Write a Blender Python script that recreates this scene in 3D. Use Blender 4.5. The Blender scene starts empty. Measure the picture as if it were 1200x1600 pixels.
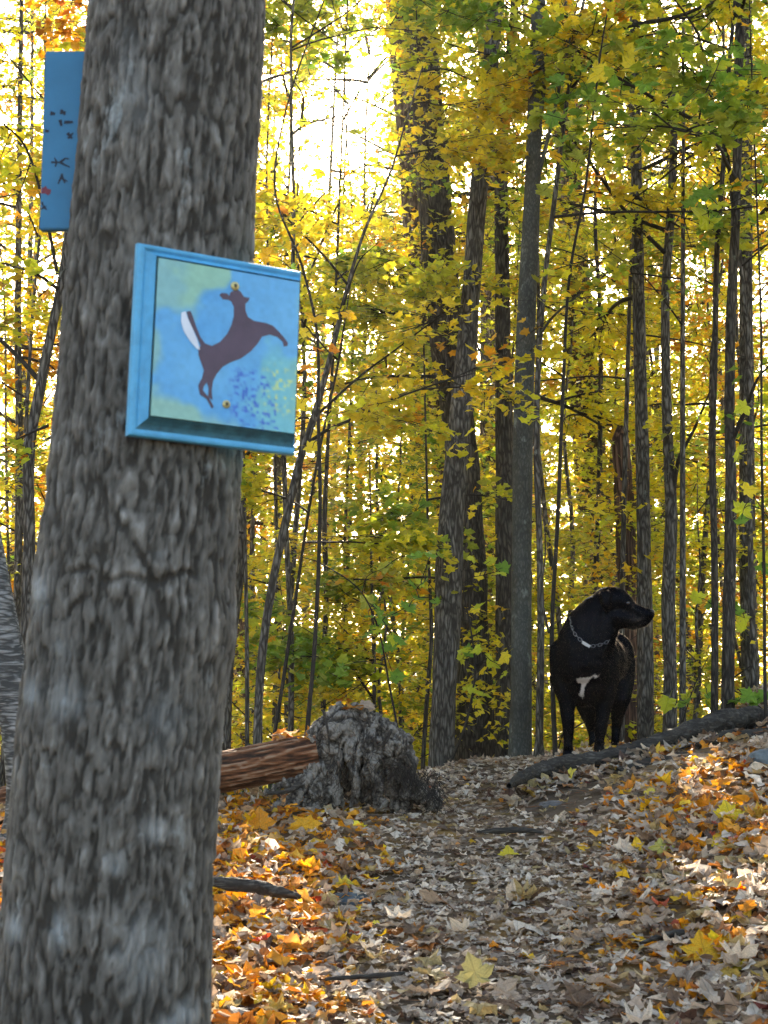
import bpy, bmesh, math, random
import numpy as np
from mathutils import Vector, Matrix

# ---------------------------------------------------------------- camera, sky, sun, exposure
sc = bpy.context.scene
F = 2400.0                       # focal length in pixels of the 1200x1600 photograph
PITCH = math.radians(8.3)
CAMZ = 1.12
cam_d = bpy.data.cameras.new("camera")
cam = bpy.data.objects.new("camera", cam_d)
sc.collection.objects.link(cam)
cam.location = (0, 0, CAMZ)
cam.rotation_euler = (math.pi / 2 + PITCH, 0, 0)
cam_d.sensor_fit = 'VERTICAL'
cam_d.sensor_height = 36.0
cam_d.lens = 36.0 * F / 1600.0
cam_d.clip_start = 0.05
cam_d.clip_end = 2000
cam_d.dof.use_dof = True
cam_d.dof.focus_distance = 6.9
cam_d.dof.aperture_fstop = 12.0
sc.camera = cam

def ray(px, py):
    a = (px - 600) / F
    b = (800 - py) / F
    return np.array([a, math.cos(PITCH) - b * math.sin(PITCH), math.sin(PITCH) + b * math.cos(PITCH)])

def at(px, py, Y):
    """world point at forward distance Y that the photograph shows at px, py"""
    d = ray(px, py)
    return np.array([0, 0, CAMZ]) + d * (Y / d[1])

SUN = ray(572, 140)
SUN = SUN / np.linalg.norm(SUN)
SUN_EL = math.asin(SUN[2])
SUN_AZ = math.atan2(SUN[0], SUN[1])

world = bpy.data.worlds.new("World")
sc.world = world
world.use_nodes = True
wn = world.node_tree
bg = wn.nodes["Background"]
sky = wn.nodes.new("ShaderNodeTexSky")
sky.sky_type = 'NISHITA'
sky.sun_disc = False
sky.sun_elevation = SUN_EL
sky.sun_rotation = SUN_AZ
sky.air_density = 1.0
sky.dust_density = 2.5
sky.ozone_density = 0.6
wn.links.new(sky.outputs[0], bg.inputs[0])
bg.inputs[1].default_value = 0.115

sun_d = bpy.data.lights.new("sun", 'SUN')
sun_d.energy = 5.0
sun_d.angle = math.radians(0.6)
sun_d.color = (1.0, 0.93, 0.82)
sun = bpy.data.objects.new("sun", sun_d)
sc.collection.objects.link(sun)
sun.rotation_euler = Vector(SUN).to_track_quat('Z', 'Y').to_euler()

sc.view_settings.view_transform = 'Standard'
sc.view_settings.look = 'None'
sc.view_settings.gamma = 1.0
sc.view_settings.exposure = 2.6
sc.view_settings.use_white_balance = True
sc.view_settings.white_balance_temperature = 7250
sc.view_settings.white_balance_tint = 8
sc.render.use_compositing = False
cy = sc.cycles
cy.use_denoising = True
cy.max_bounces = 7
cy.diffuse_bounces = 4
cy.glossy_bounces = 2
cy.transmission_bounces = 4
cy.transparent_max_bounces = 4
cy.use_adaptive_sampling = True
cy.adaptive_threshold = 0.02
cy.caustics_reflective = False
cy.caustics_refractive = False

rng = np.random.default_rng(7)
random.seed(7)

# ---------------------------------------------------------------- noise
def _hash(ix, iy, iz):
    h = (ix * 374761393 + iy * 668265263 + iz * 2147483647 * 3 + 1274126177) & 0xffffffff
    h = ((h ^ (h >> 13)) * 1274126177) & 0xffffffff
    h = ((h ^ (h >> 16)) * 2246822519) & 0xffffffff
    h = h ^ (h >> 15)
    return (h & 0xffffff).astype(np.float64) / 0xffffff * 2 - 1

def vnoise(p):
    p = np.asarray(p, dtype=np.float64)
    i = np.floor(p).astype(np.int64)
    f = p - i
    u = f * f * f * (f * (f * 6 - 15) + 10)
    i = i + 10000
    r = 0
    for dx in (0, 1):
        wx = u[..., 0] if dx else 1 - u[..., 0]
        for dy in (0, 1):
            wy = u[..., 1] if dy else 1 - u[..., 1]
            for dz in (0, 1):
                wz = u[..., 2] if dz else 1 - u[..., 2]
                r = r + wx * wy * wz * _hash(i[..., 0] + dx, i[..., 1] + dy, i[..., 2] + dz)
    return r

def fbm(p, octv=4, gain=0.5):
    p = np.asarray(p, dtype=np.float64)
    a, s, t = 1.0, 0, 0
    for k in range(octv):
        s = s + a * vnoise(p * (2.0 ** k) + 17.3 * k)
        t += a
        a *= gain
    return s / t

def sstep(a, b, x):
    t = np.clip((x - a) / (b - a), 0, 1)
    return t * t * (3 - 2 * t)

# ---------------------------------------------------------------- object helpers
COL = sc.collection

def tag(o, label=None, cat=None, group=None, kind=None):
    if label: o['label'] = label
    if cat: o['category'] = cat
    if group: o['group'] = group
    if kind: o['kind'] = kind
    return o

def empty(name, loc, label, cat, group=None):
    o = bpy.data.objects.new(name, None)
    COL.objects.link(o)
    o.location = [float(v) for v in loc]
    o.empty_display_size = 0.1
    return tag(o, label, cat, group)

def mesh(name, V, faces, mats, col=None, uv=None, fl=None, smooth=True):
    """faces: list of (array n x k, material index)"""
    me = bpy.data.meshes.new(name)
    V = np.asarray(V, dtype=np.float32)
    me.vertices.add(len(V))
    me.vertices.foreach_set('co', V.ravel())
    idx = np.concatenate([np.asarray(f).ravel() for f, m in faces]).astype(np.int32)
    tot = np.concatenate([np.full(len(f), np.asarray(f).shape[1]) for f, m in faces]).astype(np.int32)
    mi = np.concatenate([np.full(len(f), m) for f, m in faces]).astype(np.int32)
    start = np.concatenate([[0], np.cumsum(tot)[:-1]]).astype(np.int32)
    me.loops.add(len(idx))
    me.loops.foreach_set('vertex_index', idx)
    me.polygons.add(len(tot))
    me.polygons.foreach_set('loop_start', start)
    me.polygons.foreach_set('material_index', mi)
    me.polygons.foreach_set('use_smooth', np.full(len(tot), smooth))
    me.update(calc_edges=True)
    if col is not None:
        c = np.ones((len(V), 4), dtype=np.float32)
        c[:, :3] = col
        a = me.color_attributes.new('tint', 'FLOAT_COLOR', 'POINT')
        a.data.foreach_set('color', c.ravel())
    if uv is not None:
        a = me.attributes.new('leafuv', 'FLOAT2', 'POINT')
        a.data.foreach_set('vector', np.asarray(uv, dtype=np.float32).ravel())
    if fl is not None:
        for k, v in fl.items():
            a = me.attributes.new(k, 'FLOAT', 'POINT')
            a.data.foreach_set('value', np.asarray(v, dtype=np.float32).ravel())
    for m in mats:
        me.materials.append(m)
    return me

def obj(name, me, parent=None, loc=None):
    o = bpy.data.objects.new(name, me)
    COL.objects.link(o)
    if parent is not None:
        o.parent = parent
    if loc is not None:
        o.location = [float(v) for v in loc]
    return o

# ---------------------------------------------------------------- materials
def new_mat(name):
    m = bpy.data.materials.new(name)
    m.use_nodes = True
    nt = m.node_tree
    nt.nodes.clear()
    out = nt.nodes.new('ShaderNodeOutputMaterial')
    return m, nt, out

def N(nt, t, **kw):
    n = nt.nodes.new(t)
    for k, v in kw.items():
        if k == 'ins':
            for a, b in v.items():
                n.inputs[a].default_value = b
        else:
            setattr(n, k, v)
    return n

def ramp(nt, stops):
    r = nt.nodes.new('ShaderNodeValToRGB')
    e = r.color_ramp.elements
    e[0].position, e[0].color = stops[0][0], (*stops[0][1], 1)
    e[1].position, e[1].color = stops[-1][0], (*stops[-1][1], 1)
    for p, c in stops[1:-1]:
        k = e.new(p)
        k.color = (*c, 1)
    return r

def leaf_mat(name, trans, rough, mott):
    m, nt, out = new_mat(name)
    L = nt.links.new
    at_ = N(nt, 'ShaderNodeAttribute', attribute_name='tint')
    uv = N(nt, 'ShaderNodeAttribute', attribute_name='leafuv')
    tc = N(nt, 'ShaderNodeTexCoord')
    no = N(nt, 'ShaderNodeTexNoise', ins={'Scale': 38.0, 'Detail': 4.0, 'Roughness': 0.6})
    L(tc.outputs['Object'], no.inputs['Vector'])
    mr = N(nt, 'ShaderNodeMapRange', ins={'From Min': 0.3, 'From Max': 0.72, 'To Min': 1 - mott, 'To Max': 1 + mott * 0.55})
    L(no.outputs['Fac'], mr.inputs['Value'])
    # veins that fan out from the stalk
    sep = N(nt, 'ShaderNodeSeparateXYZ')
    L(uv.outputs['Vector'], sep.inputs[0])
    an = N(nt, 'ShaderNodeMath', operation='ARCTAN2')
    L(sep.outputs['X'], an.inputs[0]); L(sep.outputs['Y'], an.inputs[1])
    w = N(nt, 'ShaderNodeMath', operation='MULTIPLY'); w.inputs[1].default_value = 6.2
    L(an.outputs[0], w.inputs[0])
    cs = N(nt, 'ShaderNodeMath', operation='COSINE'); L(w.outputs[0], cs.inputs[0])
    vr = N(nt, 'ShaderNodeMapRange', ins={'From Min': 0.94, 'From Max': 1.0, 'To Min': 1.0, 'To Max': 0.72})
    L(cs.outputs[0], vr.inputs['Value'])
    mu = N(nt, 'ShaderNodeMath', operation='MULTIPLY')
    L(mr.outputs[0], mu.inputs[0]); L(vr.outputs[0], mu.inputs[1])
    mix = N(nt, 'ShaderNodeVectorMath', operation='SCALE')
    L(at_.outputs['Color'], mix.inputs[0]); L(mu.outputs[0], mix.inputs['Scale'])
    p = N(nt, 'ShaderNodeBsdfPrincipled', ins={'Roughness': rough, 'Specular IOR Level': 0.35})
    L(mix.outputs[0], p.inputs['Base Color'])
    bp = N(nt, 'ShaderNodeBump', ins={'Strength': 0.5, 'Distance': 0.004})
    L(mu.outputs[0], bp.inputs['Height']); L(bp.outputs[0], p.inputs['Normal'])
    t = N(nt, 'ShaderNodeBsdfTranslucent')
    L(mix.outputs[0], t.inputs['Color'])
    ms = N(nt, 'ShaderNodeMixShader'); ms.inputs[0].default_value = trans
    L(p.outputs[0], ms.inputs[1]); L(t.outputs[0], ms.inputs[2])
    L(ms.outputs[0], out.inputs[0])
    return m

M_LEAF = leaf_mat('living_leaf', 0.55, 0.45, 0.25)
M_DRY = leaf_mat('fallen_dry_leaf', 0.38, 0.6, 0.45)

def bark_mat(name, dark, mid, light, scale=1.0, stretch=0.16, sx=1.0,  bump=0.012, lichen=None, lichen_amt=0.62, hattr=False, crack=0.5):
    m, nt, out = new_mat(name)
    L = nt.links.new
    tc = N(nt, 'ShaderNodeTexCoord')
    mp = N(nt, 'ShaderNodeMapping'); mp.inputs['Scale'].default_value = (scale * sx, scale, scale * stretch)
    L(tc.outputs['Object'], mp.inputs['Vector'])
    n0 = N(nt, 'ShaderNodeTexNoise', ins={'Scale': 9.0, 'Detail': 3.0})
    L(mp.outputs[0], n0.inputs['Vector'])
    ad = N(nt, 'ShaderNodeMixRGB', blend_type='ADD'); ad.inputs[0].default_value = 0.12
    L(mp.outputs[0], ad.inputs[1]); L(n0.outputs['Color'], ad.inputs[2])
    vo = N(nt, 'ShaderNodeTexVoronoi', feature='DISTANCE_TO_EDGE', ins={'Scale': 42.0})
    L(ad.outputs[0], vo.inputs['Vector'])
    cr = N(nt, 'ShaderNodeMapRange', ins={'From Min': 0.0, 'From Max': 0.28, 'To Min': 0.0, 'To Max': 1.0})
    L(vo.outputs['Distance'], cr.inputs['Value'])
    n1 = N(nt, 'ShaderNodeTexNoise', ins={'Scale': 60.0, 'Detail': 6.0, 'Roughness': 0.65})
    L(mp.outputs[0], n1.inputs['Vector'])
    h = N(nt, 'ShaderNodeMath', operation='MULTIPLY_ADD')
    L(cr.outputs[0], h.inputs[0]); h.inputs[1].default_value = crack; L(n1.outputs['Fac'], h.inputs[2])
    hh = h
    if hattr:
        ha = N(nt, 'ShaderNodeAttribute', attribute_name='relief')
        hh = N(nt, 'ShaderNodeMath', operation='MULTIPLY_ADD')
        L(ha.outputs['Fac'], hh.inputs[0]); hh.inputs[1].default_value = 0.75; L(h.outputs[0], hh.inputs[2])
    rp = ramp(nt, [(0.35, dark), (0.72, mid), (1.15 if False else 1.0, light)])
    sc_ = N(nt, 'ShaderNodeMapRange', ins={'From Min': 0.15, 'From Max': 1.35 if not hattr else 1.6, 'To Min': 0.0, 'To Max': 1.0})
    L(hh.outputs[0], sc_.inputs['Value']); L(sc_.outputs[0], rp.inputs[0])
    colr = rp.outputs[0]
    n2 = N(nt, 'ShaderNodeTexNoise', ins={'Scale': 3.2 * scale, 'Detail': 5.0, 'Roughness': 0.6})
    L(tc.outputs['Object'], n2.inputs['Vector'])
    tone = N(nt, 'ShaderNodeMapRange', ins={'From Min': 0.3, 'From Max': 0.7, 'To Min': 0.72, 'To Max': 1.25})
    L(n2.outputs['Fac'], tone.inputs['Value'])
    tv = N(nt, 'ShaderNodeVectorMath', operation='SCALE')
    L(colr, tv.inputs[0]); L(tone.outputs[0], tv.inputs['Scale'])
    colr = tv.outputs[0]
    if hattr:
        la = N(nt, 'ShaderNodeAttribute', attribute_name='lichen')
        lm = N(nt, 'ShaderNodeMath', operation='MULTIPLY'); L(la.outputs['Fac'], lm.inputs[0]); L(n1.outputs['Fac'], lm.inputs[1])
        mx0 = N(nt, 'ShaderNodeMixRGB'); L(lm.outputs[0], mx0.inputs[0]); L(colr, mx0.inputs[1]); mx0.inputs[2].default_value = (.50, .53, .55, 1)
        colr = mx0.outputs[0]
    if lichen:
        n3 = N(nt, 'ShaderNodeTexNoise', ins={'Scale': 11.0 * scale, 'Detail': 5.0, 'Roughness': 0.62})
        mp3 = N(nt, 'ShaderNodeMapping'); mp3.inputs['Scale'].default_value = (1, 1, 0.55)
        mp3.inputs['Location'].default_value = (3.1, 7.7, 1.3)
        L(tc.outputs['Object'], mp3.inputs['Vector']); L(mp3.outputs[0], n3.inputs['Vector'])
        lr = N(nt, 'ShaderNodeMapRange', ins={'From Min': lichen_amt, 'From Max': lichen_amt + 0.1, 'To Min': 0.0, 'To Max': 0.75})
        L(n3.outputs['Fac'], lr.inputs['Value'])
        mx = N(nt, 'ShaderNodeMixRGB')
        L(lr.outputs[0], mx.inputs[0]); L(colr, mx.inputs[1]); mx.inputs[2].default_value = (*lichen, 1)
        colr = mx.outputs[0]
    p = N(nt, 'ShaderNodeBsdfPrincipled', ins={'Roughness': 0.88, 'Specular IOR Level': 0.25})
    L(colr, p.inputs['Base Color'])
    bp = N(nt, 'ShaderNodeBump', ins={'Strength': 0.8, 'Distance': bump})
    L(h.outputs[0], bp.inputs['Height']); L(bp.outputs[0], p.inputs['Normal'])
    L(p.outputs[0], out.inputs[0])
    return m

M_NEARBARK = bark_mat('near_trunk_bark', (.036, .031, .026), (.135, .122, .109), (.265, .252, .24), 1.0, 0.35, bump=0.003, lichen=(.36, .39, .40), lichen_amt=0.62, hattr=True, crack=0.30)
M_BARK = bark_mat('grey_furrowed_bark', (.034, .028, .023), (.145, .13, .115), (.29, .27, .245), 1.3, 0.2, bump=0.012, lichen=(.30, .33, .30), lichen_amt=0.66)
M_BARKD = bark_mat('dark_furrowed_bark', (.024, .019, .015), (.088, .074, .062), (.18, .16, .14), 1.2, 0.2, bump=0.014, lichen=(.2, .22, .17), lichen_amt=0.70)
M_SMOOTH = bark_mat('smooth_grey_green_bark', (.05, .05, .044), (.115, .113, .10), (.20, .198, .178), 1.8, 0.4, bump=0.007, lichen=(.22, .24, .21), lichen_amt=0.60, crack=0.3)
M_PINE = bark_mat('brown_pine_bark', (.03, .019, .013), (.16, .11, .082), (.30, .22, .17), 0.8, 0.25, bump=0.012)
M_SNAG = bark_mat('reddish_stringy_bark', (.035, .018, .012), (.17, .092, .062), (.3, .19, .14), 1.3, 0.06, bump=0.012)
M_BIRCH = bark_mat('pale_birch_bark', (.05, .05, .05), (.30, .30, .30), (.66, .66, .64), 0.35, 4.0, bump=0.004, sx=.6, crack=0.35)
M_TWIG = bark_mat('twig_bark', (.02, .016, .013), (.06, .05, .042), (.14, .12, .10), 2.0, 0.3, bump=0.003, crack=0.2)
M_ROOT = bark_mat('weathered_root_bark', (.03, .025, .021), (.135, .118, .102), (.29, .265, .24), 1.6, 1.0, bump=0.006, sx=.14, crack=.2)
M_STUMP = bark_mat('weathered_stump_wood', (.012, .009, .007), (.09, .075, .063), (.22, .195, .17), 1.3, 0.8, bump=0.012, hattr=True)

# ---------------------------------------------------------------- terrain
def ground_z(x, y):
    x = np.asarray(x, dtype=np.float64); y = np.asarray(y, dtype=np.float64)
    yr = 6.1 + 1.2 * sstep(-0.35, 0.5, x) + 0.6 * sstep(1.0, 2.5, x)
    up = 0.142 * np.minimum(y, yr)
    up = np.where(y < 0, 0.10 * y, up)
    up = np.maximum(up, -1.5)
    d = np.maximum(y - yr, 0)
    drop = np.where(d < 1, 0.13 * d * d, 0.13 + 0.26 * (d - 1))
    drop = 3.2 * (1 - np.exp(-drop / 3.2))
    bank = 0.17 * np.maximum(x - 0.45, 0)
    bank = np.minimum(bank * sstep(1.0, 5.5, y), 0.55 + 0 * x)
    bank = bank * (1 - 0.6 * sstep(8, 12, y))
    left = -0.05 * sstep(-0.35, -1.2, x) * sstep(3, 6, y)
    left = left - 0.10 * np.minimum(np.maximum(-x - 1.0, 0), 4) * sstep(2, 6, y) * 0.6
    p = np.stack([x * 0.9, y * 0.9, 0 * x + 3.3], -1)
    bumps = 0.035 * vnoise(p) + 0.012 * vnoise(p * 3.7)
    path = np.exp(-((x - 0.08 - 0.05 * y) / 0.42) ** 2) * sstep(8.5, 7, y)
    far = 0.6 * vnoise(np.stack([x * 0.05, y * 0.05, 0 * x], -1)) * sstep(14, 40, np.hypot(x, y))
    z = up - drop + bank + left + bumps * (1 - 0.5 * path) - 0.03 * path + far
    w = sstep(6.55, 6.8, y) * sstep(.3, .6, x) * sstep(2.0, 1.5, x)
    shelf = 1.012 + .05 * (x - .87) - .005 * (y - 6.8)
    return z * (1 - w) + w * np.minimum(z, shelf)

def gz(x, y):
    return float(ground_z(np.array([x]), np.array([y]))[0])

def on_ground(px, py, ymin=2.5, ymax=9):
    """where the view ray through px, py meets the ground"""
    ys = np.linspace(ymin, ymax, 500)
    d = ray(px, py)
    P = np.array([0, 0, CAMZ]) + d[None, :] * (ys / d[1])[:, None]
    h = P[:, 2] - ground_z(P[:, 0], P[:, 1])
    k = np.where(h < 0)[0]
    return P[k[0]] if len(k) else P[-1]

def axis(fine0, fine1, step, far, n):
    a = list(np.arange(fine0, fine1, step))
    g = np.geomspace(step, far, n)
    return np.array(sorted(set([fine0 - v for v in g] + a + [fine1 + v for v in g])))

gx = axis(-3.5, 3.5, 0.07, 380, 32)
gy = axis(0.5, 10.5, 0.07, 380, 32)
GX, GY = np.meshgrid(gx, gy)
GZ = ground_z(GX, GY)
nx, ny = len(gx), len(gy)
ii = np.arange(nx * ny).reshape(ny, nx)
q = np.stack([ii[:-1, :-1], ii[:-1, 1:], ii[1:, 1:], ii[1:, :-1]], -1).reshape(-1, 4)
m, nt, out = new_mat('forest_floor_soil')
tc = N(nt, 'ShaderNodeTexCoord')
n1 = N(nt, 'ShaderNodeTexNoise', ins={'Scale': 14.0, 'Detail': 8.0, 'Roughness': 0.7})
n2 = N(nt, 'ShaderNodeTexNoise', ins={'Scale': 1.1, 'Detail': 3.0})
vo = N(nt, 'ShaderNodeTexVoronoi', ins={'Scale': 16.0})
for n_ in (n1, n2, vo): nt.links.new(tc.outputs['Object'], n_.inputs['Vector'])
rp = ramp(nt, [(0.25, (.018, .012, .008)), (0.5, (.06, .042, .03)), (0.7, (.13, .10, .08))])
nt.links.new(n1.outputs['Fac'], rp.inputs[0])
r2 = ramp(nt, [(0.0, (.20, .12, .07)), (0.35, (.30, .22, .15)), (0.7, (.36, .20, .05)), (1.0, (.16, .10, .07))])
nt.links.new(vo.outputs['Color'], r2.inputs[0])
mx = N(nt, 'ShaderNodeMixRGB'); 
mr = N(nt, 'ShaderNodeMapRange', ins={'From Min': 0.35, 'From Max': 0.6, 'To Min': 0.1, 'To Max': 0.65})
nt.links.new(n2.outputs['Fac'], mr.inputs['Value']); nt.links.new(mr.outputs[0], mx.inputs[0])
nt.links.new(rp.outputs[0], mx.inputs[1]); nt.links.new(r2.outputs[0], mx.inputs[2])
p = N(nt, 'ShaderNodeBsdfPrincipled', ins={'Roughness': 0.95, 'Specular IOR Level': 0.2})
nt.links.new(mx.outputs[0], p.inputs['Base Color'])
bp = N(nt, 'ShaderNodeBump', ins={'Strength': 1.0, 'Distance': 0.02})
nt.links.new(n1.outputs['Fac'], bp.inputs['Height']); nt.links.new(bp.outputs[0], p.inputs['Normal'])
nt.links.new(p.outputs[0], out.inputs[0])
M_SOIL = m
ground = obj('ground', mesh('ground', np.stack([GX.ravel(), GY.ravel(), GZ.ravel()], 1), [(q, 0)], [M_SOIL]))
tag(ground, 'rising forest floor of brown soil under fallen leaves', None, None, 'structure')

# ---------------------------------------------------------------- tubes
def resample(P, R, n):
    P = np.asarray(P, float); R = np.asarray(R, float)
    d = np.concatenate([[0], np.cumsum(np.linalg.norm(np.diff(P, axis=0), axis=1))])
    t = np.linspace(0, d[-1], n)
    # catmull-rom through the points
    k = np.clip(np.searchsorted(d, t, side='right') - 1, 0, len(P) - 2)
    u = (t - d[k]) / np.maximum(d[k + 1] - d[k], 1e-9)
    p1, p2 = P[k], P[k + 1]
    m1 = np.where((k > 0)[:, None], (P[k + 1] - P[np.maximum(k - 1, 0)]) / (d[k + 1] - d[np.maximum(k - 1, 0)])[:, None], (p2 - p1) / (d[k + 1] - d[k])[:, None])
    k2 = np.minimum(k + 2, len(P) - 1)
    m2 = (P[k2] - p1) / np.maximum(d[k2] - d[k], 1e-9)[:, None]
    L = (d[k + 1] - d[k])[:, None]; u = u[:, None]
    out = (2 * u ** 3 - 3 * u ** 2 + 1) * p1 + (u ** 3 - 2 * u ** 2 + u) * L * m1 + (-2 * u ** 3 + 3 * u ** 2) * p2 + (u ** 3 - u ** 2) * L * m2
    r = np.interp(t, d, R)
    return out, r, t

def frames(P):
    T = np.gradient(P, axis=0)
    T /= np.maximum(np.linalg.norm(T, axis=1), 1e-9)[:, None]
    ref = np.array([1.0, 0, 0]) if abs(T[:, 2]).mean() > 0.6 else np.array([0, 0, 1.0])
    B = np.cross(T, ref); B /= np.maximum(np.linalg.norm(B, axis=1), 1e-9)[:, None]
    A = np.cross(B, T)
    return T, A, B

def tube(P, R, nseg=8, n=None, rough=0.0, rs=6.0, seed=0.0, ridge=0.0, cap=True):
    if n is None: n = max(3, len(P))
    P, r, t = resample(P, R, n)
    T, A, B = frames(P)
    th = np.linspace(0, 2 * math.pi, nseg, endpoint=False)
    c, s = np.cos(th), np.sin(th)
    dirs = A[:, None, :] * c[None, :, None] + B[:, None, :] * s[None, :, None]
    rr = np.repeat(r[:, None], nseg, 1)
    rel = np.zeros_like(rr)
    if rough or ridge:
        q_ = np.stack([np.repeat(c[None], n, 0) * 1.0 + seed, np.repeat(s[None], n, 0), np.repeat(t[:, None], nseg, 1) * rs * 0.35], -1)
        rel = fbm(q_ * 1.3, 3)
        rr = rr * (1 + rough * rel)
        if ridge:
            w = fbm(np.stack([q_[..., 0] * 2, q_[..., 1] * 2, q_[..., 2] * 1.5], -1), 2)
            q2 = np.stack([q_[..., 0] * 5 + w, q_[..., 1] * 5 + w, q_[..., 2] * 1.6], -1)
            h = np.abs(fbm(q2, 3)) * 2
            rr = rr + r[:, None] * ridge * (np.minimum(h, 0.8) - 0.5)
            rel = np.minimum(h, 0.8)
    V = (P[:, None, :] + dirs * rr[..., None]).reshape(-1, 3)
    i = np.arange(n * nseg).reshape(n, nseg)
    j = np.roll(i, -1, 1)
    Q = np.stack([i[:-1], j[:-1], j[1:], i[1:]], -1).reshape(-1, 4)
    return V, Q, rel.ravel()

class Acc:
    def __init__(s): s.V = []; s.Q = []; s.T = []; s.n = 0; s.rel = []
    def tube(s, *a, **k):
        V, Q, r = tube(*a, **k)
        s.V.append(V); s.Q.append(Q + s.n); s.rel.append(r); s.n += len(V)
    def raw(s, V, Fq=None, Ft=None):
        s.V.append(np.asarray(V, float)); s.rel.append(np.zeros(len(V)))
        if Fq is not None and len(Fq): s.Q.append(np.asarray(Fq) + s.n)
        if Ft is not None and len(Ft): s.T.append(np.asarray(Ft) + s.n)
        s.n += len(V)
    def build(s, name, mat, parent=None, base=None, smooth=True, rel=False):
        V = np.concatenate(s.V)
        if base is not None: V = V - np.asarray(base)[None]
        fs = []
        if s.Q: fs.append((np.concatenate(s.Q), 0))
        if s.T: fs.append((np.concatenate(s.T), 0))
        me = mesh(name, V, fs, [mat], smooth=smooth, fl={'relief': np.concatenate(s.rel)} if rel else None)
        return obj(name, me, parent)

# ---------------------------------------------------------------- leaves
def mirror(h):
    return h + [(-x, y) for x, y in reversed([p for p in h if p[0] > 1e-6])]
_maple = mirror([(0, 0), (.08, -.08), (.36, -.14), (.31, .05), (.46, .12), (.66, .38), (.50, .40), (.42, .50), (.29, .47), (.33, .70), (.20, .73), (.13, .85), (0, 1.04)])
_maple_lo = mirror([(0, 0), (.35, -.10), (.32, .12), (.60, .38), (.33, .45), (.27, .70), (0, 1)])
_star = mirror([(0, 0), (.50, .34), (.18, .46), (0, 1)])
_oval = mirror([(0, 0), (.16, .12), (.27, .32), (.28, .52), (.19, .75), (0, 1)])
_frag = mirror([(0, 0), (.30, .08), (.20, .30), (.34, .55), (.12, .85), (0, .8)])

def fan_template(pts, ring=False):
    b = np.array(pts, float)
    c = np.array([0, .36])
    n = len(b)
    if ring:
        V = np.concatenate([[c], c + (b - c) * 0.52, b])
        i = np.arange(n); j = (i + 1) % n
        T = np.concatenate([np.stack([0 * i, 1 + i, 1 + j], 1), np.stack([1 + i, 1 + n + i, 1 + n + j], 1), np.stack([1 + i, 1 + n + j, 1 + j], 1)])
    else:
        V = np.concatenate([[c], b])
        i = np.arange(n); j = (i + 1) % n
        T = np.stack([0 * i, 1 + i, 1 + j], 1)
    return V, T

def poly_template(pts):
    b = np.array(pts, float)
    # 6-point star split into four triangles: 0 base,1 r,2 rn,3 tip,4 ln,5 l
    T = np.array([[0, 1, 2], [0, 2, 4], [0, 4, 5], [2, 3, 4]])
    return b, T

T_MAPLE_HI = fan_template(_maple, True)
T_MAPLE = fan_template(_maple_lo)
T_OVAL = fan_template(_oval)
T_FRAG = fan_template(_frag)
T_STAR = poly_template(_star)
T_KITE = (np.array([(0, 0), (.40, .42), (0, 1), (-.36, .36)]), np.array([[0, 1, 2], [0, 2, 3]]))
# crown leaf kept to four triangles
def bent(V2, n, curl, rg, crumple=0.08):
    """n curled copies of a flat template -> n x k x 3"""
    k = len(V2)
    x = V2[None, :, 0]; y = V2[None, :, 1] - 0.36
    a = rg.uniform(0, math.pi, n)[:, None]
    u = x * np.cos(a) + y * np.sin(a)
    v = -x * np.sin(a) + y * np.cos(a)
    kap = (rg.normal(0, 1, n) * curl)[:, None]
    kap = np.where(np.abs(kap) < 1e-3, 1e-3, kap)
    U = np.sin(u * kap) / kap
    Z = (1 - np.cos(u * kap)) / kap
    kap2 = (rg.normal(0, 1, n) * curl * 0.5)[:, None]
    Z = Z + kap2 * v * v * 0.5 + rg.normal(0, crumple, (n, k)) * (0.3 + np.hypot(x, y))
    X = U * np.cos(a) - v * np.sin(a)
    Y = U * np.sin(a) + v * np.cos(a)
    return np.stack([X, Y, Z], -1)

def leaf_field(pos, nrm, yaw, size, col, tmpl, curl, rg, crumple=0.08, fwd=None):
    """merge many leaves into arrays"""
    V2, T = tmpl
    n = len(pos)
    L = bent(V2, n, curl, rg, crumple) * size[:, None, None]
    nrm = nrm / np.linalg.norm(nrm, axis=1)[:, None]
    if fwd is None:
        f = np.stack([np.cos(yaw), np.sin(yaw), np.zeros(n)], 1)
    else:
        f = fwd
    f = f - nrm * (f * nrm).sum(1)[:, None]
    f /= np.maximum(np.linalg.norm(f, axis=1), 1e-6)[:, None]
    s = np.cross(f, nrm)
    W = L[..., 0:1] * s[:, None] + L[..., 1:2] * f[:, None] + L[..., 2:3] * nrm[:, None] + pos[:, None]
    k = len(V2)
    TT = (T[None] + (np.arange(n) * k)[:, None, None]).reshape(-1, 3)
    C = np.repeat(col[:, None], k, 1).reshape(-1, 3)
    UV = np.repeat(V2[None], n, 0).reshape(-1, 2)
    return W.reshape(-1, 3), TT, C, UV

class LeafAcc:
    def __init__(s): s.p = []; s.n = 0
    def add(s, V, T, C, UV):
        s.p.append((V, T + s.n, C, UV)); s.n += len(V)
    def build(s, name, mat, parent=None, base=None):
        V = np.concatenate([a[0] for a in s.p]); T = np.concatenate([a[1] for a in s.p])
        C = np.concatenate([a[2] for a in s.p]); UV = np.concatenate([a[3] for a in s.p])
        if base is not None: V = V - np.asarray(base)[None]
        return obj(name, mesh(name, V, [(T, 0)], [mat], col=C, uv=UV, smooth=False), parent)

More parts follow.
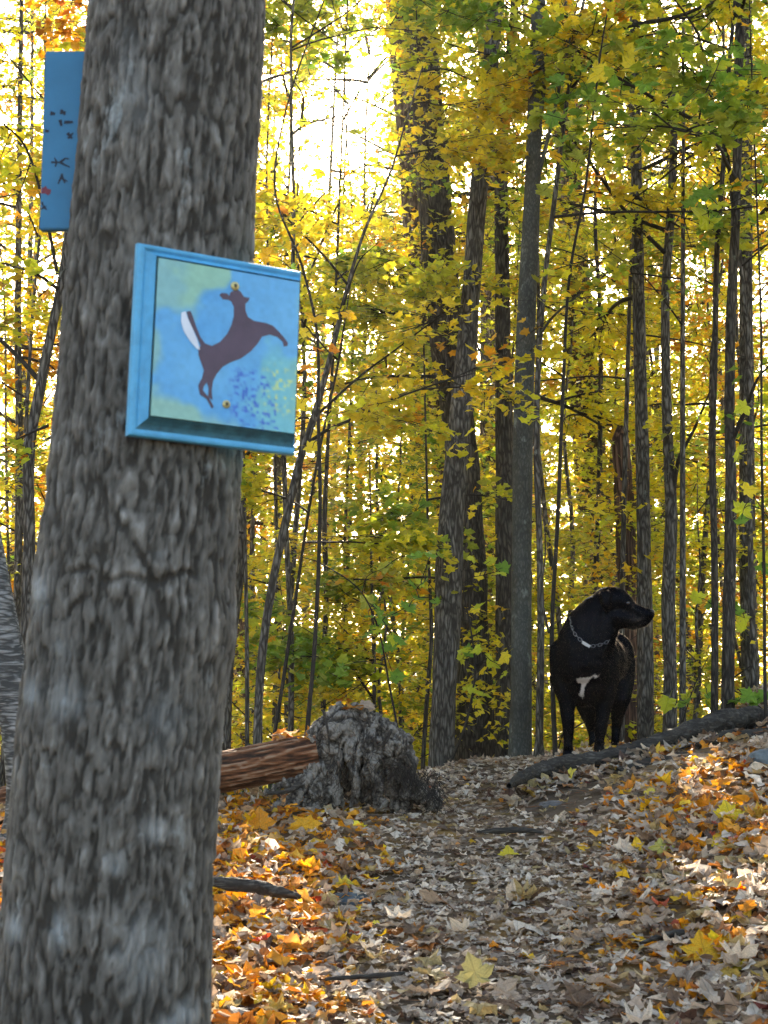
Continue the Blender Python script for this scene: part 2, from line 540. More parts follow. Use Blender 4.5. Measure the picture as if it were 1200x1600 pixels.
YEL = (.88, .70, .04); GOLD = (.84, .50, .02); ORA = (.76, .27, .015); LIME = (.56, .60, .04)
GRN = (.17, .32, .035); OLV = (.34, .36, .045); RUST = (.40, .13, .02); RED = (.5, .06, .02)
TAN = (.50, .37, .27); GRY = (.42, .33, .26); PAL = (.76, .64, .52); BRN = (.20, .12, .075); DRK = (.10, .05, .035)
MAR = (.22, .04, .035); BUF = (.50, .36, .16)

def pick(rg, n, pal):
    c = np.array([a for a, w in pal]); w = np.array([w for a, w in pal], float)
    k = rg.choice(len(c), n, p=w / w.sum())
    out = c[k] * rg.uniform(0.75, 1.2, (n, 1))
    o2 = c[rg.choice(len(c), n, p=w / w.sum())]
    t = rg.uniform(0, .25, (n, 1))
    return out * (1 - t) + o2 * t

# places that stay open: shafts along which sunlight reaches the floor, and the gap towards the sun
SHAFT = [(at(420, 1318, 5.1), .17), (at(372, 1300, 5.2), .17), (at(370, 1340, 4.9), .16), (at(440, 1375, 4.6), .11), (at(360, 1490, 3.9), .17), (at(400, 1525, 3.75), .12), (at(475, 1305, 5.2), .1), (at(350, 1560, 3.55), .12),
         (at(470, 1460, 4.0), .06), (at(560, 1520, 3.75), .06), (at(1105, 1290, 5.2), .11), (at(1080, 1255, 5.6), .08), (at(1120, 1330, 4.9), .06),
         (at(600, 1400, 4.4), .05), (at(10, 1310, 5.1), .25), (at(930, 1485, 4.0), .04), (at(700, 1470, 4.0), .04), (at(1150, 1480, 4.0), .06), (at(870, 1270, 5.6), .05),
         (at(480, 1500, 3.8), .05), (np.array([.99, 6.8, 1.76]), .15), (np.array([.80, 6.85, 1.55]), .13), (np.array([1.17, 7.15, 1.5]), .16), (at(300, 1330, 5.0), .2)]
GAPS = [((548, 165), .027, .9), ((498, 232), .029, .85), ((578, 95), .017, .85), ((435, 110), .012, .6), ((590, 250), .02, .7), ((735, 300), .016, .8), ((1060, 250), .018, .7), ((960, 190), .014, .6),
        ((1180, 480), .015, .6), ((40, 430), .02, .7), ((930, 440), .016, .6), ((1020, 560), .016, .6), ((760, 470), .012, .6), ((900, 330), .014, .5),
        ((1100, 90), .014, .5), ((1085, 420), .015, .6), ((1000, 700), .010, .4), ((70, 590), .012, .5)]

def keep_mask(P, rg, near=False, marg=0.0):
    k = np.ones(len(P), bool)
    for q_, r in SHAFT:
        d = P - q_[None]
        t = d @ SUN
        dist = np.linalg.norm(d - t[:, None] * SUN[None], axis=1)
        k &= ~((dist < r * 1.15 + marg) & (t > 0))
    if not near:
        V = P - np.array([0, 0, CAMZ])
        Vn = V / np.linalg.norm(V, axis=1)[:, None]
        for (gx_, gy_), r, pr in GAPS:
            g = ray(gx_, gy_); g = g / np.linalg.norm(g)
            ang = np.arccos(np.clip(Vn @ g, -1, 1))
            k &= ~((ang < r * rg.uniform(0.6, 1.3, len(P))) & (rg.uniform(0, 1, len(P)) < pr))
    return k

def spray_leaves(anchor, direc, length, rg, per, size, pal, tmpl, out, droop=0.25, near=False, upn=1.0, twig=None):
    """flat sprays of leaves: anchors (n,3), outward directions (n,3)"""
    n = len(anchor)
    if n == 0: return
    d = direc / np.linalg.norm(direc, axis=1)[:, None]
    side = np.cross(d, np.array([0, 0, 1.0])); side /= np.maximum(np.linalg.norm(side, axis=1), 1e-6)[:, None]
    t = rg.uniform(0.1, 1, (n, per)); t[:, 0] = 1
    sg = rg.choice([-1, 1], (n, per))
    Ln = length[:, None]
    P = anchor[:, None] + d[:, None] * (t * Ln)[..., None] + side[:, None] * (sg * rg.uniform(.02, .32, (n, per)) * Ln)[..., None]
    P[..., 2] -= droop * (t ** 2) * Ln * rg.uniform(.3, 1.2, (n, 1)) + rg.normal(0, .03, (n, per))
    P = P.reshape(-1, 3)
    fw = (d[:, None] * 0.7 + side[:, None] * sg[..., None] * rg.uniform(.2, 1.2, (n, per))[..., None]).reshape(-1, 3)
    fw[:, 2] -= rg.uniform(0, .7, len(fw))
    nr = np.stack([rg.normal(0, .55, len(P)), rg.normal(0, .55, len(P)), np.full(len(P), upn)], 1)
    sz = size * rg.uniform(.6, 1.25, len(P))
    # neighbouring sprays share a hue
    base = np.repeat(pick(rg, n, pal), per, 0)
    c = base * rg.uniform(.7, 1.25, (len(P), 1)) * .7 + pick(rg, len(P), pal) * .3
    k = keep_mask(P, rg, near, size * .45)
    out.add(*leaf_field(P[k], nr[k], None, sz[k], c[k], tmpl, 0.9, rg, 0.05, fwd=fw[k]))
    if twig is not None:
        kk = keep_mask(anchor + d * length[:, None] * .5, rg, near)
        A = anchor[kk]; E = A + d[kk] * length[kk, None]; E[:, 2] -= droop * length[kk] * .6
        w = np.full(len(A), .0035)
        s = side[kk] * w[:, None]; u = np.array([0, 0, .0035])
        Vt = np.stack([A + s, A - s, A + u, E + s * .5, E - s * .5, E + u * .5], 1).reshape(-1, 3)
        o = (np.arange(len(A)) * 6)[:, None, None]
        Q = (np.array([[0, 1, 4, 3], [1, 2, 5, 4], [2, 0, 3, 5]])[None] + o).reshape(-1, 4)
        twig.raw(Vt, Fq=Q)

# ---------------------------------------------------------------- the near trunk
def near_trunk():
    Y = 2.25
    rows = [(-260, 138, 432), (0, 131, 424), (200, 117, 412), (380, 103, 402), (560, 91, 386), (750, 75, 379), (900, 55, 368), (1000, 46, 364), (1100, 33, 352), (1240, 19, 342), (1400, 8, 331), (1600, -6, 323), (1800, -30, 330), (1960, -75, 372)]
    P = []; R = []
    for py, l, r in reversed(rows):
        c = at((l + r) / 2, py, Y)
        d = (r - l) / 2 / F * Y * 1.0
        P.append(c); R.append(d * 0.985)
    P = [P[0] + np.array([0, 0, -0.25])] + P; R = [R[0] * 1.35] + R
    # carry the trunk on upwards out of the frame
    top = P[-1]
    for k in range(1, 7):
        P.append(top + np.array([0.02 * k, 0.03 * k, 0.9 * k])); R.append(R[-1] * 0.93)
    base = np.array([P[0][0], Y, gz(P[0][0], Y)])
    zt = at(250, -120, Y)[2]
    k = [i for i, p_ in enumerate(P) if p_[2] < zt]
    lowP, lowR = P[:k[-1] + 2], R[:k[-1] + 2]
    highP, highR = P[k[-1] + 1:], R[k[-1] + 1:]
    n, ns = 620, 320
    Pc, r, t = resample(lowP, lowR, n)
    th = np.linspace(0, 2 * math.pi, ns, endpoint=False)
    C, S = np.cos(th), np.sin(th)
    z = Pc[:, 2][:, None] + 0 * th[None]
    cx = C[None] + 0 * z; sx = S[None] + 0 * z
    # knots that bend the grain: (angle seen from camera, image row)
    R0 = 0.14
    X = cx * R0; Yv = sx * R0
    warp = fbm(np.stack([X * 6, Yv * 6, z * 3.0], -1), 3)
    # furrows run up and down: strongly stretched ridged noise, broken into short plates
    def ridged(fx, fz, sd, w):
        a = fbm(np.stack([X * fx + w * warp + sd, Yv * fx + w * warp, z * fz + sd], -1), 2)
        return 1 - np.abs(a) * 2.2
    r1 = ridged(82, 15.0, 3.0, 1.5)
    r2 = ridged(130, 34.0, 9.0, 1.8)
    r3 = fbm(np.stack([X * 130, Yv * 130, z * 60], -1), 3)
    fur = np.clip(r1, 0, 1) ** 2.2            # dark crevice lines
    fur2 = np.clip(r2, 0, 1) ** 3
    plate = fbm(np.stack([X * 26, Yv * 26, z * 11 + 5], -1), 3)
    h = 0.66 + 0.16 * plate - 0.62 * fur - 0.36 * fur2 + 0.30 * r3
    # scar: a diagonal ridge running into a horizontal crease, and a swollen collar
    dz = lambda py: at(200, py, Y)[2]
    ang = np.arctan2(sx, cx)                   # -pi/2 faces the camera
    u = (ang + math.pi / 2)                    # 0 = towards camera, + to the right
    u = (u + math.pi) % (2 * math.pi) - math.pi
    xs = np.sin(u) * 150                       # pixels right of the trunk axis
    zz = (z - dz(905)) / (Y / F)               # pixels above the crease
    front = np.cos(u) > 0
    wz = 14 * fbm(np.stack([xs * .03, zz * .03, 0 * xs], -1), 3)
    crease = -8 - 0.08 * xs + 10 * warp + wz + 5 * np.sin(xs * .09)
    g1 = np.exp(-((zz - crease) / 5.5) ** 2) * sstep(-95, -70, xs) * sstep(120, 90, xs) * front
    lip = np.exp(-((zz - crease - 16) / 11) ** 2) * sstep(-90, -50, xs) * sstep(115, 80, xs) * front
    lip2 = np.exp(-((zz - crease + 16) / 12) ** 2) * sstep(-90, -50, xs) * sstep(100, 60, xs) * front
    dline = (zz - crease) * 0.62 + (xs - 55) * 0.85 + .5 * wz
    g2 = np.exp(-(dline / 5.5) ** 2) * sstep(-5, 12, zz - crease) * sstep(150, 110, zz - crease) * front
    lp = np.exp(-((dline - 16) / 10) ** 2) * sstep(-5, 12, zz - crease) * sstep(160, 110, zz - crease) * front
    h = h - (0.75 + .6 * warp) * g1 - 0.5 * g2 + 0.12 * lip + 0.06 * lip2 + 0.14 * lp
    # second knot beside the upper right edge
    zk = (z - dz(300)) / (Y / F)
    d2 = np.hypot((xs - 70) / 50, (zk) / 75) + .35 * warp
    k2 = np.exp(-((d2 - 1.0) / 0.16) ** 2) * front
    h = h - 0.30 * k2 * sstep(-.6, .6, xs / 50 - 1.2 + zk / 90 * 0) + 0.2 * np.exp(-((d2 - 0.75) / .25) ** 2) * front
    h = np.clip(h, -0.5, 1.3)
    lich = 0 * h
    py_ = 905 - zz + 0 * xs
    cxp = np.interp(z, [dz(1600), dz(1240), dz(750), dz(0)], [158, 180, 227, 278])
    pxx = cxp + xs
    for (a_, b_, ra, rb, am) in [(84, 930, 16, 26, 1.3), (78, 1085, 12, 18, 1.5), (135, 1095, 24, 26, 1.2), (128, 1015, 18, 20, .8), (57, 1425, 12, 18, 1.6), (130, 1420, 10, 22, 1.4), (205, 1330, 12, 14, 1.2),
                                 (255, 1285, 14, 16, 1.1), (288, 1550, 14, 18, 1.3), (265, 1560, 10, 12, 1.3), (225, 170, 30, 40, .8), (215, 90, 20, 40, .5), (270, 1120, 26, 40, .6), (250, 830, 20, 40, .6), (240, 1450, 30, 50, .5), (272, 880, 10, 8, 1.0)]:
        lich = lich + am * np.exp(-((pxx - a_) / ra) ** 2 - ((py_ - b_) / rb) ** 2) * front
    lich = np.clip(lich * (.55 + .8 * warp), 0, 1.0)
    big = fbm(np.stack([cx * 1.1, sx * 1.1, z * 2.2], -1), 3)
    zb = (z - dz(985)) / (Y / F)
    bulge = 0.0055 * np.exp(-((xs - 150) / 45) ** 2 - (zb / 55) ** 2)
    rr = r[:, None] * (1 + 0.028 * big) + bulge + 0.0088 * (h - 0.5)
    V = np.stack([Pc[:, 0][:, None] + C[None] * rr, Pc[:, 1][:, None] + S[None] * rr, z], -1).reshape(-1, 3)
    i = np.arange(n * ns).reshape(n, ns); j = np.roll(i, -1, 1)
    Q = np.stack([i[:-1], j[:-1], j[1:], i[1:]], -1).reshape(-1, 4)
    t_ = empty('maple_tree', base, 'thick grey furrowed trunk in the left foreground carrying two painted signs', 'tree')
    obj('trunk', mesh('trunk', V - base[None], [(Q, 0)], [M_NEARBARK], fl={'relief': h.ravel(), 'lichen': lich.ravel()}), t_)
    a = Acc(); a.tube([highP[0] - np.array([0, 0, .05])] + highP, [highR[0]] + highR, 24, 40, 0.05, ridge=.06)
    a.build('upper_trunk', M_BARK, t_, base)
    return t_, lowP, lowR

near, NP, NR = near_trunk()
def trunk_at(z):
    P = np.array(NP)
    return np.array([np.interp(z, P[:, 2], P[:, 0]), 2.25, z]), float(np.interp(z, P[:, 2], NR))

# ---------------------------------------------------------------- simple materials
def flat(name, col, rough=0.6, metal=0.0, spec=0.4, noise=0.15, nscale=30.0):
    m, nt, out = new_mat(name)
    tc = N(nt, 'ShaderNodeTexCoord')
    n1 = N(nt, 'ShaderNodeTexNoise', ins={'Scale': nscale, 'Detail': 5.0, 'Roughness': 0.6})
    nt.links.new(tc.outputs['Object'], n1.inputs['Vector'])
    mr = N(nt, 'ShaderNodeMapRange', ins={'From Min': 0.25, 'From Max': 0.75, 'To Min': 1 - noise, 'To Max': 1 + noise})
    nt.links.new(n1.outputs['Fac'], mr.inputs['Value'])
    v = N(nt, 'ShaderNodeVectorMath', operation='SCALE'); v.inputs[0].default_value = col
    nt.links.new(mr.outputs[0], v.inputs['Scale'])
    p = N(nt, 'ShaderNodeBsdfPrincipled', ins={'Roughness': rough, 'Metallic': metal, 'Specular IOR Level': spec})
    nt.links.new(v.outputs[0], p.inputs['Base Color'])
    bp = N(nt, 'ShaderNodeBump', ins={'Strength': 0.25, 'Distance': 0.001})
    nt.links.new(n1.outputs['Fac'], bp.inputs['Height']); nt.links.new(bp.outputs[0], p.inputs['Normal'])
    nt.links.new(p.outputs[0], out.inputs[0])
    return m

def tint_mat(name, rough=0.55, bump=0.0006):
    m, nt, out = new_mat(name)
    a = N(nt, 'ShaderNodeAttribute', attribute_name='tint')
    tc = N(nt, 'ShaderNodeTexCoord')
    n1 = N(nt, 'ShaderNodeTexNoise', ins={'Scale': 90.0, 'Detail': 5.0})
    nt.links.new(tc.outputs['Object'], n1.inputs['Vector'])
    p = N(nt, 'ShaderNodeBsdfPrincipled', ins={'Roughness': rough, 'Specular IOR Level': 0.35})
    nt.links.new(a.outputs['Color'], p.inputs['Base Color'])
    bp = N(nt, 'ShaderNodeBump', ins={'Strength': 0.5, 'Distance': bump})
    nt.links.new(n1.outputs['Fac'], bp.inputs['Height']); nt.links.new(bp.outputs[0], p.inputs['Normal'])
    nt.links.new(p.outputs[0], out.inputs[0])
    return m

M_FRAME = flat('blue_painted_wood', (.075, .34, .58), 0.5, noise=0.18, nscale=45)
M_GRIME_SHADE = flat('dark_teal_groove_grime_and_shade', (.03, .105, .14), 0.8, noise=0.5, nscale=60)
M_ART = tint_mat('painted_picture')
M_DEER = flat('purple_brown_paint', (.085, .055, .085), 0.6, noise=0.2)
M_WHITE = flat('white_paint', (.62, .66, .76), 0.6, noise=0.1)
M_WASH = flat('dull_brass', (.55, .45, .2), 0.4, metal=0.5)
M_SCREW = flat('dark_steel', (.10, .08, .05), 0.45, metal=0.8)
M_BOARD = flat('deep_blue_painted_board', (.025, .16, .31), 0.6, noise=0.16, nscale=14)
M_TRACK = flat('black_track_paint', (.012, .018, .035), 0.7)
M_REDP = flat('faded_red_paint', (.16, .03, .05), 0.7)

def ngon_slab(name, pts, depth, mat, parent, z0=0.0, loc=None):
    """polygon in the local x-z plane, front towards -y"""
    bm = bmesh.new()
    vs = [bm.verts.new((x, -z0, z)) for x, z in pts]
    f = bm.faces.new(vs)
    r = bmesh.ops.extrude_face_region(bm, geom=[f])
    ev = [e for e in r['geom'] if isinstance(e, bmesh.types.BMVert)]
    bmesh.ops.translate(bm, verts=ev, vec=(0, -depth, 0))
    bmesh.ops.triangulate(bm, faces=bm.faces[:])
    bmesh.ops.recalc_face_normals(bm, faces=bm.faces[:])
    me = bpy.data.meshes.new(name); bm.to_mesh(me); bm.free()
    me.materials.append(mat)
    o = obj(name, me, parent)
    if loc is not None: o.location = loc
    return o

def lathe(prof, n=16):
    """profile (r, h) turned about -y"""
    V = []; Q = []
    th = np.linspace(0, 2 * math.pi, n, endpoint=False)
    for r, h in prof:
        for a in th: V.append((r * math.cos(a), -h, r * math.sin(a)))
    for k in range(len(prof) - 1):
        for i in range(n):
            j = (i + 1) % n
            Q.append((k * n + i, (k + 1) * n + i, (k + 1) * n + j, k * n + j))
    return np.array(V), np.array(Q)

def make_sign():
    c0 = at(335, 550, 2.12)
    tc_, tr = trunk_at(c0[2])
    yaw = math.radians(27)
    W, H = 0.250, 0.276
    # tangent to the front right of the trunk
    nrm = np.array([math.sin(yaw), -math.cos(yaw), 0])
    d = (c0 - tc_) @ nrm
    pos = c0 + nrm * (tr + 0.004 - d)
    # keep the photographed column
    g = (c0[0] / c0[1]); along = np.array([math.cos(yaw), math.sin(yaw), 0])
    s = (g * pos[1] - pos[0]) / (along[0] - g * along[1])
    pos = pos + along * s
    pos[2] = at(335, 550, pos[1])[2]
    e = empty('trail_marker_plaque', pos, 'square blue wooden plaque painted with a leaping white-tailed deer, screwed to the foreground trunk', 'sign')
    e.rotation_euler = Matrix.Rotation(yaw, 3, 'Z').to_euler()
    e.rotation_euler = (Matrix.Rotation(yaw, 3, 'Z') @ Matrix.Rotation(math.radians(1.6), 3, 'Y')).to_euler()
    prof = [(0, 0), (0, .0095), (.0015, .012), (.0045, .0128), (.0085, .0118), (.0105, .0095), (.0125, .0085), (.0155, .0095), (.0195, .0135), (.0225, .0178), (.0225, .0184), (.0232, .0140), (.0262, .0140)]
    V = []; Q = []
    for o_, h in prof:
        l, r_, b_, t_ = -W / 2 + o_ * 1.15, W / 2 - o_ * .12, -H / 2 + o_ * 1.15, H / 2 - o_ * .75
        V += [(l, -h, b_), (r_, -h, b_), (r_, -h, t_), (l, -h, t_)]
    for k in range(len(prof) - 1):
        for i in range(4):
            j = (i + 1) % 4
            Q.append((k * 4 + i, k * 4 + j, (k + 1) * 4 + j, (k + 1) * 4 + i))
    Q.append((3, 2, 1, 0))
    Q = np.array(Q); row = np.arange(len(Q)) // 4; side_ = np.arange(len(Q)) % 4
    grime_shade = ((row >= 4) & (row <= 8) & (side_ == 0)) | ((row >= 9) & (row < 12)) | ((row >= 4) & (row <= 6) & (side_ == 3) & False)  # downward bottom moulding's shade painted in; same dark teal for the grimy panel groove
    obj('moulding', mesh('moulding', V, [(Q[~grime_shade], 0), (Q[grime_shade], 1)], [M_FRAME, M_GRIME_SHADE], smooth=False), e)
    # picture
    px, pz = W / 2 - .0165, H / 2 - .0245
    ox, oz = (.0252 * 1.15 - .004) / 2, (.0252 * 1.15 - .0252 * .75) / 2
    n = 130
    u = np.linspace(0, 1, n); U, Vv = np.meshgrid(u, u)     # Vv 0 = top
    nn = lambda s, k, a=3: fbm(np.stack([U * s + k, Vv * s, 0 * U + k], -1), a)
    blue = np.array([.075, .31, .62]); pale = np.array([.13, .40, .68]); grn = np.array([.20, .44, .42]); yg = np.array([.30, .50, .33]); teal = np.array([.08, .40, .58])
    C = blue + (pale - blue) * np.clip(.5 + nn(3, 1) * .9, 0, 1)[..., None]
    def lay(mask, col, soft=0.12):
        nonlocal C
        m_ = sstep(0, soft, mask)[..., None]
        C = C * (1 - m_) + np.array(col) * m_
    w = nn(5, 4) * .22
    lay(.24 - Vv + w * 1.2 - np.maximum(U - .38, 0) * 1.2, grn * .5 + yg * .5)
    lay((.10 - U + .3 * (.3 - Vv) + w) , yg * .6 + blue * .4)
    lay(.86 * 1.0 < Vv + 0 * U, C.mean((0, 1))) if False else None
    lay((Vv - .93) + w * .7 + .12 * (1 - U), yg * .75 + blue * .25)
    lay((U - .72) * .6 + (Vv - .55) * .5 + w * .9 - .05, teal * .5 + grn * .6)
    lay((U - .93) + w * .5, grn)
    sp = np.clip(nn(48, 7, 2), -1, 1)
    reg = sstep(.45, .6, U) * sstep(.58, .68, Vv) * sstep(.98, .85, U + .0 * Vv)
    lay(reg * sstep(.95, .8, U + .3 * (.8 - Vv)) * (sp + .12) * 1.2, (.05, .14, .52), .9)
    sp2 = nn(36, 13, 2)
    lay(sstep(.7, .85, U) * sstep(.5, .62, Vv) * sstep(.95, .8, Vv) * (sp2 - .02), (.50, .62, .25), .6)
    C = C * (1 + .10 * nn(30, 9, 2))[..., None]
    X = (U - .5) * 2 * px + ox; Z = (.5 - Vv) * 2 * pz + oz
    V = np.stack([X, np.full_like(X, -.0192), Z], -1).reshape(-1, 3)
    i = np.arange(n * n).reshape(n, n)
    Q = np.stack([i[:-1, :-1], i[1:, :-1], i[1:, 1:], i[:-1, 1:]], -1).reshape(-1, 4)
    b = len(V)
    bd = np.concatenate([i[0, :], i[1:, -1], i[-1, -2::-1], i[-2:0:-1, 0]])
    V2 = V[bd].copy(); V2[:, 1] = -.0140
    k = np.arange(len(bd)); k2 = (k + 1) % len(bd)
    Q2 = np.stack([bd[k], bd[k2], b + k2, b + k], 1)
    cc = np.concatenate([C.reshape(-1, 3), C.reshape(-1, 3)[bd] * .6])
    obj('painted_panel', mesh('painted_panel', np.concatenate([V, V2]), [(Q, 0), (Q2, 0)], [M_ART], col=cc, smooth=False), e)
    def uvz(p):
        x, y = p
        uu = (x - 295) / 730.
        top = 198 + (298 - 198) * uu; bot = 1038 + (1152 - 1038) * uu
        vv = (y - top) / (bot - top)
        return ((uu - .5) * 2 * px + ox, (.5 - vv) * 2 * pz + oz)
    body = [(607, 388), (618, 376), (645, 377), (658, 392), (662, 372), (690, 352), (715, 365), (732, 392), (762, 398), (757, 416), (742, 432), (744, 470), (758, 505), (790, 525), (850, 535), (890, 550), (925, 585),
            (955, 620), (973, 646), (970, 662), (952, 665), (945, 640), (915, 612), (875, 600), (835, 612), (815, 650), (780, 695), (730, 735), (680, 755), (640, 780), (610, 820), (592, 862), (562, 868), (535, 855),
            (545, 800), (530, 760), (515, 720), (512, 685), (524, 668), (505, 625), (480, 575), (455, 520), (445, 485), (465, 480), (478, 510), (495, 560), (520, 620), (545, 655), (580, 668), (620, 645), (655, 600),
            (675, 550), (685, 500), (683, 450), (668, 420), (650, 412), (625, 412)]
    leg1 = [(520, 882), (533, 850), (563, 864), (546, 890), (545, 910), (575, 945), (603, 1000), (592, 1006), (565, 955), (530, 930)]
    leg2 = [(560, 860), (593, 856), (588, 910), (594, 962), (572, 942), (573, 900)]
    tail = [(420, 490), (440, 483), (452, 520), (478, 575), (506, 640), (520, 690), (505, 685), (470, 645), (435, 590), (420, 540)]
    fig = ngon_slab('deer_figure', [uvz(p_) for p_ in body], .0004, M_DEER, e, .0193)
    ngon_slab('hind_leg', [uvz(p_) for p_ in leg1], .0005, M_DEER, fig, .0194)
    ngon_slab('hind_leg', [uvz(p_) for p_ in leg2], .0006, M_DEER, fig, .0195)
    ngon_slab('white_tail', [uvz(p_) for p_ in tail], .0006, M_WHITE, fig, .0196)
    for q_, s_ in (((684, 336), 1.0), ((665, 985), .9)):
        x, z = uvz(q_)
        V, Q = lathe([(.0001, .0228), (.0040, .0224), (.0062, .0212), (.0066, .0196)], 18)
        w_ = obj('washer', mesh('washer', V * np.array([s_, 1, s_]), [(Q, 0)], [M_WASH]), e, (x, 0, z))
        V, Q = lathe([(.0001, .0238), (.0018, .0240), (.0026, .0234), (.0028, .0222)], 12)
        obj('screw_head', mesh('screw_head', V, [(Q, 0)], [M_SCREW]), w_)
    return e

make_sign()

def make_board():
    c = at(100, 222, 2.25)
    e = empty('trail_marker_board', c, 'narrow dark blue board with black animal tracks half hidden behind the foreground trunk', 'sign')
    w0 = at(68, 222, c[1])[0] - c[0]; 
    x0, x1 = w0, w0 + 0.085
    z1 = at(100, 83, c[1])[2] - c[2]; z0 = at(100, 361, c[1])[2] - c[2]
    bm = bmesh.new()
    bmesh.ops.create_cube(bm, size=1)
    for v in bm.verts:
        v.co = ((x0 + x1) / 2 + v.co.x * (x1 - x0), v.co.y * .016, (z0 + z1) / 2 + v.co.z * (z1 - z0))
    bmesh.ops.bevel(bm, geom=bm.edges[:], offset=.0018, segments=2, affect='EDGES')
    me = bpy.data.meshes.new('board'); bm.to_mesh(me); bm.free(); me.materials.append(M_BOARD)
    obj('board', me, e)
    k = 2.25 / F
    def mark(px, py, strokes, mat=M_TRACK, name='track_mark'):
        a = Acc()
        for (ax, ay, bx, by, w) in strokes:
            ax, ay, bx, by = ax * 1.35, ay * 1.35, bx * 1.35, by * 1.35; w = w * 1.5
            pts = [((px + ax - 100) * k, (222 - py - ay) * k), ((px + bx - 100) * k, (222 - py - by) * k)]
            dx, dz = pts[1][0] - pts[0][0], pts[1][1] - pts[0][1]
            l = math.hypot(dx, dz); ox, oz = -dz / l * w * k / 2, dx / l * w * k / 2
            y = -.0083 - .00005 * len(a.V)
            a.raw([(pts[0][0] + ox, y, pts[0][1] + oz), (pts[1][0] + ox * .6, y, pts[1][1] + oz * .6), (pts[1][0] - ox * .6, y, pts[1][1] - oz * .6), (pts[0][0] - ox, y, pts[0][1] - oz)], Fq=[(0, 1, 2, 3)])
        return a.build(name, mat, e, smooth=False)
    foot = [(-9, 0, 3, 0, 2.5), (2, 0, 8, -5, 3), (2, 0, 9, 4, 3), (-2, 0, -5, -6, 2.2), (-2, 0, -4, 6, 2.2), (8, -5, 13, -4, 2), (9, 4, 14, 6, 2)]
    mark(94, 260, foot)
    mark(100, 290, [(0, -6, 4, 4, 2.5), (0, -6, -4, 5, 2.5), (0, -8, 1, -2, 2.2), (0, -2, 7, 2, 2.2)])
    mark(72, 334, [(-2, -5, 1, 4, 2.2), (-3, 4, 3, 0, 2.2), (0, 0, 4, 5, 2.2)])
    mark(82, 176, [(-3, 0, 3, 1, 5)]); mark(98, 174, [(-3, 0, 4, 1, 5), (-2, -3, 3, 4, 3)]); mark(97, 190, [(-2, -2, 0, 6, 4), (3, 1, 8, 2, 4)]); mark(109, 190, [(-3, 1, 5, 1, 4)])
    mark(111, 214, [(-3, -3, 3, 4, 4), (-2, 4, 4, -3, 3)]); mark(73, 206, [(-2, 0, 3, 1, 4)])
    mark(75, 308, [(-5, 0, 6, 1, 7), (-3, -4, 4, 5, 6)], M_REDP, 'red_blotch')
    # cleat that carries the board on the trunk
    tc_, tr = trunk_at(c[2])
    return e
make_board()

# ---------------------------------------------------------------- remeshed bodies
def blob_mesh(parts, voxel, smooth_it=6, factor=0.5):
    """parts: list of tapered chains; each chain = list of (x,y,z,r) or ellipsoids ('e', centre, radii, rotation)"""
    bm = bmesh.new()
    for pt in parts:
        if pt[0] == 'e':
            _, c, r, rot = pt
            M_ = Matrix.Translation(c) @ (rot.to_4x4() if rot else Matrix.Identity(4)) @ Matrix.Diagonal((*r, 1))
            bmesh.ops.create_icosphere(bm, subdivisions=3, radius=1, matrix=M_)
        else:
            ch = pt
            for a, b in zip(ch[:-1], ch[1:]):
                A = Vector(a[:3]); B = Vector(b[:3]); d = (B - A).length
                st = max(2, int(d / (min(a[3], b[3]) * 0.35)) + 1)
                for s in range(st + 1):
                    t = s / st
                    bmesh.ops.create_icosphere(bm, subdivisions=2, radius=a[3] * (1 - t) + b[3] * t, matrix=Matrix.Translation(A.lerp(B, t)))
    me = bpy.data.meshes.new('tmp'); bm.to_mesh(me); bm.free()
    o = bpy.data.objects.new('tmp', me); COL.objects.link(o)
    r = o.modifiers.new('r', 'REMESH'); r.mode = 'VOXEL'; r.voxel_size = voxel; r.use_smooth_shade = True
    s = o.modifiers.new('s', 'SMOOTH'); s.factor = factor; s.iterations = smooth_it
    dg = bpy.context.evaluated_depsgraph_get()
    me2 = bpy.data.meshes.new_from_object(o.evaluated_get(dg))
    bpy.data.objects.remove(o); bpy.data.meshes.remove(me)
    for p_ in me2.polygons: p_.use_smooth = True
    return me2

def mesh_co(me):
    a = np.empty(len(me.vertices) * 3, np.float32); me.vertices.foreach_get('co', a); return a.reshape(-1, 3).astype(float)
def mesh_no(me):
    a = np.empty(len(me.vertices) * 3, np.float32); me.vertices.foreach_get('normal', a); return a.reshape(-1, 3).astype(float)
def set_co(me, V):
    me.vertices.foreach_set('co', V.astype(np.float32).ravel()); me.update()

